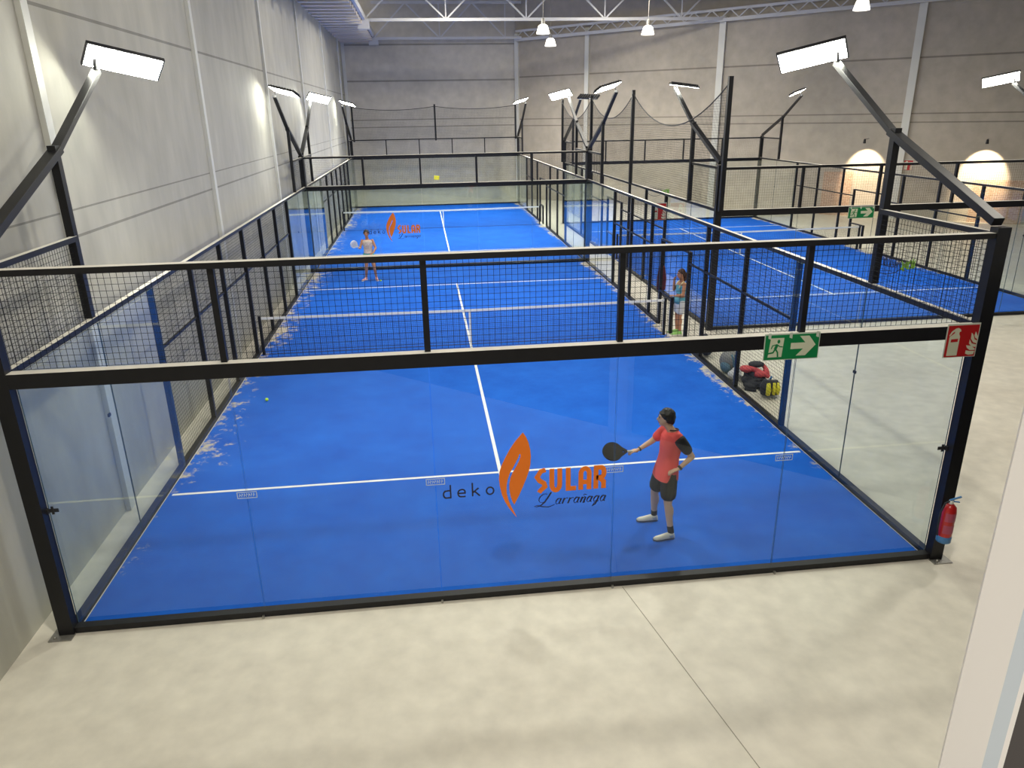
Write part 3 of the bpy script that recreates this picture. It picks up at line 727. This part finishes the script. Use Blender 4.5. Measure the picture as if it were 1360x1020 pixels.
# ------------------------------------------------------------------ balls
def ball(p, lb, grp='loose balls'):
    o = MB().ellip((0, 0, 0), .033, .033, .033, 14, 10).build('tennis_ball', M['ball'], None, True); o.location = p; tag(o, lb, 'ball')
ball((-4.26, 6.84, .04), 'yellow green ball lying near left edge of the nearest court')
ball((-2.55, 17.9, .04), 'tiny ball on the turf beside the far player\'s foot')

# ------------------------------------------------------------------ people
def remesh(b, name, mats, parent, voxel=.012, smooth=6, extra=None):
    me = b.mesh(name, mats); o = bpy.data.objects.new(name, me); C.objects.link(o)
    r = o.modifiers.new('r', 'REMESH'); r.mode = 'VOXEL'; r.voxel_size = voxel; r.use_smooth_shade = True
    s = o.modifiers.new('s', 'SMOOTH'); s.iterations = smooth; s.factor = .5
    dg = bpy.context.evaluated_depsgraph_get(); dg.update(); me2 = bpy.data.meshes.new_from_object(o.evaluated_get(dg))
    me2.name = name; o.modifiers.clear(); o.data = me2
    if not me2.materials: me2.materials.append(mats if not isinstance(mats, list) else mats[0])
    if extra:
        bm = bmesh.new(); bm.from_mesh(me2); tmp = extra.mesh('x', mats, True); bm.from_mesh(tmp); bm.to_mesh(me2); bm.free(); bpy.data.meshes.remove(tmp)
    me2.polygons.foreach_set('use_smooth', [True]*len(me2.polygons))
    if parent: o.parent = parent
    return o
def cap(b, p, q, r0, r1, n=12):
    p, q = Vector(p), Vector(q); d = (q-p).normalized()
    pts = [p-d*r0*.75, p-d*r0*.45, p, p.lerp(q, .35), p.lerp(q, .7), q, q+d*r1*.45, q+d*r1*.75]; rr = [r0*.55, r0*.88, r0, r0*.68+r1*.32+.1*(r0-r1), r0*.33+r1*.67+.05*(r0-r1), r1, r1*.88, r1*.55]
    b.tube(pts, rr, n)
def rings(b, rows, side, front):
    """rows: (centre, half width, half depth)"""
    s, f = Vector(side), Vector(front); n = 18; R = []
    for c, w_, d_ in rows:
        c = Vector(c); R.append([c+s*w_*math.copysign(abs(math.cos(t))**.85, math.cos(t))+f*d_*math.copysign(abs(math.sin(t))**.85, math.sin(t)) for t in [2*PI*i/n for i in range(n)]])
    b.loft(R)
def head_parts(person, c, front, up, s, skin, hair, hair_long=False, parent=None):
    """returns builder with skull+face for the body remesh; adds hair, eyes, mouth as children"""
    f = Vector(front).normalized(); u = Vector(up); u = (u-f*u.dot(f)).normalized(); sd = f.cross(u).normalized(); c = Vector(c)
    Rm = Matrix((sd, f, u)).transposed()
    def P(x, y, z): return c+Rm @ Vector((x*s, y*s, z*s))
    b = MB(); b.ellip(c+Rm @ Vector((0, -.01*s, .025*s)), .076*s, .094*s, .092*s, 16, 12, rot=Rm)
    b.ellip(P(0, .022, -.035), .058*s, .066*s, .078*s, 14, 10, rot=Rm)           # jaw
    b.ellip(P(0, .062, -.092), .026*s, .022*s, .020*s, 10, 6, rot=Rm)             # chin
    b.tube([P(0, .078, .022), P(0, .098, -.008), P(0, .106, -.026), P(0, .09, -.036)], [.009*s, .012*s, .016*s, .010*s], 8)
    for k_ in (-1, 1): b.ellip(P(k_*.077, -.005, -.005), .010*s, .019*s, .030*s, 8, 6, rot=Rm)
    # hair
    hb = MB(); n, m_ = 22, 12; rr = []
    for k_ in range(m_+1):
        ph = -PI*.25+PI*.75*k_/m_; cr = max(math.cos(ph), .02); ring = []
        for i in range(n):
            t_ = 2*PI*i/n; x = math.cos(t_)*cr; y = math.sin(t_)*cr; z = math.sin(ph)
            fr = max(0, y)                                     # lift the front hairline
            zz = z*.106+.028-max(0, -y)*max(0, .35-ph)*.055+max(0, fr+.05)*max(0, .5-ph)*.075; y = y*(.86 if y > 0 else 1)
            q_ = random.uniform(.95, 1.09); ring.append(P(x*.093*q_, y*.108*q_-.016, zz + random.uniform(-.007, .008)))
        rr.append(ring)
    hb.loft(rr)
    if hair_long:
        hb.tube([P(0, -.06, .04), P(0, -.115, -.03), P(0, -.12, -.13), P(0, -.10, -.21)], [.05*s, .062*s, .05*s, .02*s], 12)
    ho = remesh(hb, 'hair', M[hair], person, .007, 1)
    for k_ in (-1, 1):
        MB().ellip(P(k_*.030, .080, .012), .013*s, .007*s, .008*s, 10, 6, rot=Rm).build('eye', M['eye'], person, True)
        MB().tube([P(k_*.014, .090, .030), P(k_*.032, .087, .034), P(k_*.048, .074, .030)], .0035*s, 6).build('eyebrow', M[hair], person, True)
    MB().tube([P(-.022, .080, -.056), P(0, .090, -.054), P(.022, .080, -.056)], .006*s, 8).build('mouth', M['lip'], person, True)
    return b
def hand(b, fx, wrist, tip, palm_n, s=1., curl=.5):
    """palm into b (remeshed), fingers into fx"""
    w_, t_ = Vector(wrist), Vector(tip); d = (t_-w_).normalized(); pn = Vector(palm_n); pn = (pn-d*pn.dot(d)).normalized(); sd = d.cross(pn).normalized()
    pc = w_+d*.05*s
    R = Matrix((sd, pn, d)).transposed()
    b.ellip(pc, .040*s, .017*s, .055*s, 12, 8, rot=R)
    for i, (o_, l_) in enumerate(((-.030, .062), (-.010, .074), (.011, .070), (.030, .056))):
        a0 = w_+d*.085*s+sd*o_*s; c1, c2 = curl, curl*2.2
        p1 = a0+(d*math.cos(c1*.5)+pn*math.sin(c1*.5))*l_*.45*s; p2 = p1+(d*math.cos(c1*1.5)+pn*math.sin(c1*1.5))*l_*.32*s; p3 = p2+(d*math.cos(c2)+pn*math.sin(c2))*l_*.25*s
        fx.tube([a0-d*.012, a0, p1, p2, p3], [.0085*s, .0088*s, .0082*s, .0075*s, .005*s], 8)
    a0 = w_+d*.03*s-sd*.030*s
    fx.tube([a0, a0+(-sd*.6+d*.7+pn*.25)*.035*s, a0+(-sd*.45+d*.85+pn*.6)*.062*s], [.012*s, .010*s, .006*s], 8)
def shoe(person, ankle, toe, mt, sole, gz=.008):
    a, t_ = Vector(ankle), Vector(toe); d = Vector((t_.x-a.x, t_.y-a.y, 0)).normalized(); sd = Vector((-d.y, d.x, 0)); h = a-d*.05; L_ = .285
    R = []; base = Vector((h.x, h.y, gz))
    for u, w_, hh in ((0, .024, .05), (.04, .035, .075), (.25, .038, .085), (.45, .040, .072), (.68, .047, .052), (.88, .042, .042), (1., .018, .028)):
        c = base+d*L_*u; R.append([c+sd*w_*math.cos(q)*(1 if math.sin(q) < .3 else .8)+Vector((0, 0, .016+max(0, (math.sin(q)+.25)/1.25)*hh)) for q in [2*PI*i/14 for i in range(14)]])
    b = MB(); b.loft(R); b.tube([a+Vector((0, 0, -.045)), a+Vector((0, 0, .02))], [.045, .040], 12)
    o = b.build('shoe', M[mt], person, True)
    R = []
    for u, w_ in ((0, .020), (.05, .034), (.25, .038), (.45, .040), (.7, .047), (.9, .040), (1.02, .015)):
        c = base+d*L_*u; R.append([c+sd*w_+Vector((0, 0, .0)), c-sd*w_, c-sd*w_+Vector((0, 0, .022)), c+sd*w_+Vector((0, 0, .022))])
    s2 = MB(); s2.loft(R); s2.build('sole', M[sole], o)
    return o
def racket(hold, tip, nrm, label, mt='racket', grp='padel rackets'):
    """padel racket with grip at hold, face centre towards tip"""
    h, t_ = Vector(hold), Vector(tip); d = (t_-h).normalized(); n = Vector(nrm); n = (n-d*n.dot(d)).normalized(); s = d.cross(n).normalized()
    o = thing('padel_racket', label, 'racket', (h.x, h.y, h.z)); hb = MB(); Lh = .10
    def P(a, c, e_): return d*a+s*c+n*e_
    MB().tube([P(-.07, 0, 0), P(.09, 0, 0)], [.017, .015], 10).build('grip', M['grip'], o, True)
    cx = .27; out_ = [(cx+.135*math.cos(a), .125*math.sin(a)) for a in [2*PI*i/28 for i in range(28)]]
    fb = MB(); vs = [P(a, c, e_) for e_ in (-.018, .018) for a, c in out_]; n_ = 28
    fb.add(vs, [tuple(range(n_-1, -1, -1)), tuple(range(n_, 2*n_))]+[(i, (i+1) % n_, (i+1) % n_+n_, i+n_) for i in range(n_)])
    fb.bar(P(.08, 0, 0), P(.17, .06, 0), .03, .03, tuple(n)); fb.bar(P(.08, 0, 0), P(.17, -.06, 0), .03, .03, tuple(n))
    fo = fb.build('face', M[mt], o)
    hl = MB()
    for i in range(-3, 4):
        for j in range(-3, 4):
            if i*i+j*j < 11:
                for e_ in (-.0185, .0185): hl.add([P(cx+i*.026+.006*math.cos(q), j*.026+.006*math.sin(q), e_) for q in [PI*k_/3 for k_ in range(6)]], [(0, 1, 2, 3, 4, 5)])
    hl.build('hole_pattern', M['black_soft'], fo)
    return o

def person(label, J, front, skin, hair, long_hair=False, s=1., female=False):
    p = thing('person', label, 'person', J['root'])
    O = Vector(J['root']); J = {k_: (Vector(v)-O if k_ != 'root' else O) for k_, v in J.items()}
    f = Vector(front).normalized(); sd = (J['shR']-J['shL']).normalized(); tf = sd.cross(Vector((0, 0, 1))).normalized()
    if tf.dot(f) < 0: tf = -tf
    b = MB(); fx = MB(); hips = (J['hipL']+J['hipR'])/2; sh = (J['shL']+J['shR'])/2; wd_ = .90 if female else 1.
    hs = (J['hipR']-J['hipL']).normalized()
    up = (sh-hips)
    rings(b, [(hips-up*.10, .11, .085), (hips, .155, .105), (hips+up*.25, .150*wd_, .10), (hips+up*.45, .128*wd_, .09), (hips+up*.72, .155*wd_, .105), (hips+up*.90, .165*wd_, .10), (sh+up*.02, .13, .075), (sh+up*.08, .06, .055)], sd, tf)
    cap(b, sh+up*.02, J['head']+Vector((0, 0, -.06))-f*.01, .056, .050)
    for S in 'LR':
        cap(b, J['sh'+S], J['el'+S], .054*s*wd_, .039*s); cap(b, J['el'+S], J['wr'+S], .039*s, .026*s)
        cap(b, J['hip'+S], J['kn'+S], .088*s, .056*s); cap(b, J['kn'+S], J['an'+S], .054*s, .036*s)
        kc = J['kn'+S].lerp(J['an'+S], .3)-tf*.018; b.ellip(kc, .05*s, .05*s, .11*s, 10, 8)
        b.ellip(J['an'+S]+Vector((0, 0, -.02)), .034, .034, .035, 10, 6)
        hand(b, fx, J['wr'+S], J['ha'+S], J.get('pn'+S, O*0+Vector((0, 0, -1)))+(O if ('pn'+S) in J else O*0), s, .9 if ('grip'+S) in J else .5)
    hb = head_parts(p, J['head'], f, (0, 0, 1), s, skin, hair, long_hair)
    b.add(hb.v, hb.f)
    remesh(b, 'body', M[skin], p, .011, 5, fx)
    return p, J, sd, tf

# --- player in the coral shirt, nearest court
J1 = dict(root=(1.95, 1.02, 0), head=(1.925, 1.03, 1.635), shL=(2.05, .85, 1.41), shR=(2.00, 1.17, 1.42), elL=(2.235, .84, 1.16), wrL=(2.05, .80, 1.02), haL=(1.95, .80, .99),
    elR=(1.83, 1.25, 1.22), wrR=(1.64, 1.20, 1.135), haR=(1.55, 1.19, 1.12), hipL=(1.985, .94, .90), hipR=(1.955, 1.10, .90), knL=(1.965, .87, .50), knR=(1.885, 1.19, .50), anL=(2.01, .815, .09), anR=(1.93, 1.29, .09), toL=(1.83, .80, .03), toR=(1.70, 1.30, .03))
p1, Jn, sd, tf = person('player in coral shirt and black shorts reaching out a racket', J1, (-.95, .30, -.03), 'skin', 'hair')
def torso_cloth(p, J, sd, tf, mt, name, lo, hi, sleeves, k_=1., hem_w=.185, collar=True):
    hips = (J['hipL']+J['hipR'])/2; sh = (J['shL']+J['shR'])/2; up = sh-hips; b = MB()
    rows = [(lo, hem_w, .150), (.0, hem_w*.96, .140), (.25, .170*k_, .118), (.45, .158*k_, .112), (.72, .182*k_, .122), (.92, .190*k_, .115), (1.03, .15*k_, .09), (1.09, .075, .065)]
    rows = [(hips+up*u, w_, d_) for u, w_, d_ in rows if u >= lo-.01 and u <= hi]
    rings(b, rows, sd, tf)
    for S in sleeves: cap(b, J['sh'+S]-(J['sh'+S]-sh)*.2, J['sh'+S].lerp(J['el'+S], .10), .078, .074)
    return remesh(b, name, M[mt], p, .011, 4)
torso_cloth(p1, Jn, sd, tf, 'coral', 'shirt', -.17, 1.2, 'LR', hem_w=.200)
for S in 'LR':
    b = MB(); cap(b, Jn['sh'+S].lerp(Jn['el'+S], .08), Jn['sh'+S].lerp(Jn['el'+S], .62), .080, .068); o = remesh(b, 'sleeve', M['jersey_dark' if S == 'L' else 'coral'], p1, .010, 3)
sh = (Jn['shL']+Jn['shR'])/2
MB().tube([sh+Vector((.066*math.cos(a), .066*math.sin(a), .062-.012*math.sin(a))) for a in [2*PI*i/16 for i in range(17)]], .009, 6).build('collar', M['jersey_dark'], p1, True)
def shorts(p, J, sd, tf, mt, hem=.78, w_=.178, name='shorts', r1=.105):
    hips = (J['hipL']+J['hipR'])/2; up = (J['shL']+J['shR'])/2-hips; b = MB()
    rings(b, [(hips-up*.22, .165, .125), (hips-up*.05, w_, .132), (hips+up*.12, .160, .115)], sd, tf)
    for S in 'LR': cap(b, J['hip'+S], J['hip'+S].lerp(J['kn'+S], hem*.9), .112, r1)
    return remesh(b, name, M[mt], p, .011, 4)
shorts(p1, Jn, sd, tf, 'shorts_black', w_=.165)
for S in 'LR':
    shoe(p1, Jn['an'+S], Jn['to'+S], 'shoe', 'shoe_blue'); b = MB(); cap(b, Jn['an'+S]+Vector((0, 0, .02)), Jn['an'+S]+(Jn['kn'+S]-Jn['an'+S])*.22, .043, .044); b.build('sock', M['sock'], p1, True)
wv = (Jn['elL']-Jn['wrL']).normalized(); MB().tube([Jn['wrL']+wv*.012, Jn['wrL']+wv*.04], .034, 14).build('wristwatch', M['black_soft'], p1, True)
wv = (Jn['elR']-Jn['wrR']).normalized(); MB().tube([Jn['wrR']+wv*.012, Jn['wrR']+wv*.03], .032, 14).build('wristband', M['black_soft'], p1, True)
racket((1.56, 1.19, 1.122), (1.22, 1.17, 1.150), (.05, -.75, .75), 'black padel racket held out by player in coral shirt')

# --- far player with mint shorts
J2 = dict(root=(-2.90, 18.15, 0), head=(-2.92, 18.10, 1.60), shL=(-2.74, 18.14, 1.37), shR=(-3.07, 18.14, 1.37), elL=(-2.64, 18.08, 1.12), wrL=(-2.72, 17.92, .98), haL=(-2.78, 17.84, .97),
    elR=(-3.16, 18.05, 1.13), wrR=(-3.14, 17.84, 1.17), haR=(-3.14, 17.76, 1.19), hipL=(-2.81, 18.15, .88), hipR=(-2.98, 18.15, .88), knL=(-2.74, 18.08, .49), knR=(-3.00, 18.10, .49), anL=(-2.70, 18.16, .09), anR=(-3.05, 18.22, .09), toL=(-2.66, 18.00, .03), toR=(-3.16, 18.07, .03))
p2, Jn, sd, tf = person('player in pale top and mint green shorts facing the camera beyond the net', J2, (.02, -1, 0), 'skin2', 'hair', False, 1., True)
torso_cloth(p2, Jn, sd, tf, 'pale_top', 'top', .12, 1.05, '', .92, .15)
shorts(p2, Jn, sd, tf, 'mint', .55)
for S in 'LR': shoe(p2, Jn['an'+S], Jn['to'+S], 'pink_shoe', 'white')
racket((-3.15, 17.77, 1.19), (-3.30, 17.62, 1.33), (.3, -1, .1), 'pale padel racket held at chest height by the far player', 'white')

# --- woman standing in the door opening
J3 = dict(root=(5.22, 10.0, 0), head=(5.20, 9.98, 1.54), shL=(5.26, 9.86, 1.30), shR=(5.24, 10.15, 1.30), elL=(5.22, 9.80, 1.05), wrL=(5.05, 9.84, 1.03), haL=(4.97, 9.86, 1.04),
    elR=(5.10, 10.14, 1.12), wrR=(5.06, 10.05, 1.36), haR=(5.07, 10.02, 1.44), hipL=(5.23, 9.92, .84), hipR=(5.22, 10.08, .84), knL=(5.21, 9.92, .46), knR=(5.20, 10.09, .46), anL=(5.24, 9.92, .09), anR=(5.22, 10.10, .09), toL=(5.09, 9.91, .03), toR=(5.06, 10.12, .03))
p3, Jn, sd, tf = person('woman in pale blue crop top and white shorts standing at the door opening', J3, (-1, -.12, -.05), 'skin2', 'hair_brown', True, .97, True)
torso_cloth(p3, Jn, sd, tf, 'teal', 'crop_top', .45, .93, '', .92, .15)
for S in 'LR':
    a_ = Jn['sh'+S]*.75+((Jn['shL']+Jn['shR'])/2)*.25
    MB().tube([a_+tf*.12-Vector((0, 0, .10)), a_+tf*.06+Vector((0, 0, .02)), a_+Vector((0, 0, .062)), a_-tf*.07, a_-tf*.11-Vector((0, 0, .10))], .012, 6, flat=1.6).build('strap', M['top_edge'], p3, True)
shorts(p3, Jn, sd, tf, 'white_cloth', .66, .175)
hips = (Jn['hipL']+Jn['hipR'])/2; b = MB(); rings(b, [(hips+Vector((0, 0, -.03)), .184, .138), (hips+Vector((0, 0, .13)), .160, .120)], sd, tf); b.build('waistband', M['teal'], p3, True)
for S in 'LR': shoe(p3, Jn['an'+S], Jn['to'+S], 'lime_shoe', 'white')

# ------------------------------------------------------------------ bags by the right fence
def soft(name, parts, mt, parent, vox=.014, sm=5):
    b = MB()
    for p_ in parts:
        if p_[0] == 'e': b.ellip(p_[1], *p_[2], 16, 10, rot=Euler(p_[3] if len(p_) > 3 else (0, 0, 0)).to_matrix())
        else: b.tube(p_[1], p_[2], 12)
    return remesh(b, name, M[mt], parent, vox, sm)
t = thing('backpack', 'grey and blue backpack leaning on the right fence beyond the bags', 'bag', (5.34, 7.10, .0))
soft('body', [('e', (0, 0, .22), (.17, .26, .22)), ('e', (.05, .05, .34), (.14, .2, .14))], 'grey_bag', t)
soft('front_pocket', [('e', (-.10, -.12, .14), (.10, .18, .12))], 'teal_bag', t)
MB().tube([(.05, -.20, .42), (.10, -.27, .30), (.10, -.27, .12), (.06, -.24, .03)], .022, 8).tube([(-.02, -.20, .43), (.0, -.29, .3), (.02, -.29, .1)], .02, 8).build('strap', M['teal_bag'], t, True)
t = thing('towel', 'crumpled white towel on the floor in front of the grey backpack', 'towel', (5.27, 6.56, 0))
soft('cloth', [('e', (0, 0, .10), (.14, .17, .10)), ('e', (.06, .05, .17), (.10, .12, .08)), ('e', (.16, -.10, .06), (.10, .06, .04))], 'white_cloth', t)
t = thing('racket_bag', 'dark navy racket bag standing against the right fence, farthest of the bags', 'bag', (5.28, 8.25, 0))
soft('body', [('e', (0, 0, .22), (.13, .30, .22)), ('e', (0, .1, .3), (.1, .16, .18))], 'navy_bag', t); MB().tube([(.0, -.1, .42), (.0, .0, .5), (0, .12, .46)], .015, 8).build('handle', M['black_soft'], t, True)
t = thing('sports_bag', 'black sports bag heaped on the floor with coral cloth on top', 'bag', (5.50, 6.12, 0))
soft('body', [('e', (0, 0, .12), (.26, .30, .12)), ('e', (.02, .08, .22), (.20, .22, .14)), ('e', (-.14, -.15, .08), (.14, .16, .07))], 'dark_bag', t)
MB().tube([(-.1, -.2, .18), (.0, -.26, .24), (.12, -.2, .2)], .014, 8).build('handle', M['black_soft'], t, True)
t = thing('jacket', 'coral and black jacket draped over the black sports bag', 'jacket', (5.50, 6.18, .30))
soft('coral_sleeve', [('e', (-.16, .02, .05), (.13, .14, .07)), ('e', (.05, -.17, -.02), (.12, .07, .07)), ('e', (.22, -.08, -.03), (.07, .11, .09)), ('t', [(-.14, .0, .08), (.0, -.10, .05), (.15, -.16, -.02), (.24, -.20, -.08)], [.05, .055, .05, .04]), ('t', [(.22, .1, .10), (.26, 0, .02), (.26, -.12, -.10)], [.04, .05, .045])], 'coral_bag', t)
soft('dark_body', [('e', (.07, .07, .12), (.17, .13, .06))], 'dark_bag', t)
t = thing('racket_bag', 'yellow and black racket bag standing upright, nearest of the bags', 'bag', (5.52, 5.48, 0))
soft('body', [('t', [(-.03, .02, .05), (-.03, .03, .2), (-.01, .05, .34)], [.13, .155, .10]), ('t', [(.09, 0, .05), (.09, .02, .2), (.08, .04, .33)], [.11, .13, .09])], 'dark_bag', t)
for x, w_ in ((-.085, .05), (.03, .038), (.11, .038)):
    MB().tube([(x, -.125, .10), (x, -.145, .2), (x+.005, -.10, .33)], [w_*.8, w_, w_*.6], 10).build('yellow_panel', M['yellow'], t, True)
MB().tube([(.0, .02, .36), (.02, .0, .43), (.03, .03, .40)], .02, 8).build('handle', M['blue_plastic'], t, True)
t = thing('towel', 'maroon towel hanging on the right fence beyond the door opening', 'towel', (5.22, 11.62, 0))
soft('cloth', [('t', [(.03, 0, 1.42), (.04, 0, 1.1), (.04, .02, .78)], [.08, .13, .12])], 'maroon', t)
o = t
t = thing('water_bottle', 'small dark bottle on the floor between fence and bags', 'bottle', (5.22, 5.92, 0)); MB().tube([(0, 0, .035), (.18, -.14, .035)], [.035, .03], 10).build('body', M['dark_bag'], t, True); MB().tube([(.18, -.14, .035), (.20, -.155, .035)], .018, 8).build('cap', M['grip'], t)

# ------------------------------------------------------------------ wall spots at the bar on the right
for (x, y, z, rad, lb) in ((21.52, 29.46, 2.45, 1, 'small wall spotlight left of the tall white column on the far right wall'), (25.47, 26.16, 2.5, 1.4, 'small wall spotlight near the right edge, washing the far wall')):
    q = Vector((x, y)); t_ = (q-ob0).dot(od); q = ob0+od*t_+on*1.25
    t = thing('wall_spotlight', lb, 'spotlight', (q.x, q.y, 3.75), group='spotlights washing the far right wall')
    MB().lathe((0, 0, 0), [(.03, .12), (.05, .08), (.07, -.08), (.06, -.09)], 14).build('housing', M['black'], t)
    MB().bar((0, 0, .1), (-on.x*1.24, -on.y*1.24, .1), .02, .02).build('bracket', M['black'], t)
    ld = bpy.data.lights.new('wash_light', 'SPOT'); ld.energy = 1500*rad; ld.spot_size = 1.15; ld.spot_blend = .45; ld.shadow_soft_size = .05; ld.color = (1, .78, .52)
    lo = bpy.data.objects.new('wash_light', ld); C.objects.link(lo); lo.parent = t; lo.location = (0, 0, -.1)
    lo.rotation_euler = Vector((-on.x*1.0, -on.y*1.0, -1.0)).to_track_quat('-Z', 'Y').to_euler()

# unseen high bays near the viewpoint, plus added fill over the courts and back wall
for x, y, z, en in ((0, -5.0, 11.2, 600), (6, -1.5, 11.2, 580), (11, 4, 11.2, 400), (0, 6, 11.2, 380), (5, 12, 11.2, 380), (0, 19, 11.2, 400), (12, 13, 11.2, 300), (1, 30.3, 10.9, 900), (9, 30.3, 10.9, 600), (6, 25, 11.2, 400)):
    ld = bpy.data.lights.new('highbay_fill_light', 'AREA'); ld.shape = 'DISK'; ld.size = .7 if y < 26 else 2.2; ld.energy = en; ld.color = (1, .94, .82)
    lo = bpy.data.objects.new('highbay_fill_light', ld); C.objects.link(lo); lo.location = (x, y, z)
wo = bpy.data.worlds.new('world'); bpy.context.scene.world = wo; wo.use_nodes = True
wo.node_tree.nodes['Background'].inputs['Color'].default_value = (1, .95, .88, 1); wo.node_tree.nodes['Background'].inputs['Strength'].default_value = 1.35

# ------------------------------------------------------------------ camera
cd = bpy.data.cameras.new('camera'); cam = bpy.data.objects.new('camera', cd); C.objects.link(cam)
cam.location = (-.96071, -7.28853, 5.25643); cam.rotation_mode = 'XYZ'
cam.rotation_euler = (1.2212619, .0167275, -.1187687)
cd.sensor_fit = 'HORIZONTAL'; cd.sensor_width = 36; cd.lens = 979.9457/1360*36; cd.clip_start = .02; cd.clip_end = 200
sc = bpy.context.scene; sc.camera = cam
vs = sc.view_settings; vs.view_transform = 'Standard'; vs.look = 'None'; vs.gamma = 1; vs.use_curve_mapping = False; vs.exposure = -0.12
sc.cycles.transparent_max_bounces = 48; sc.cycles.max_bounces = 10; sc.cycles.diffuse_bounces = 5; sc.cycles.sample_clamp_indirect = 6; sc.cycles.caustics_reflective = False
sc.cycles.use_denoising = True
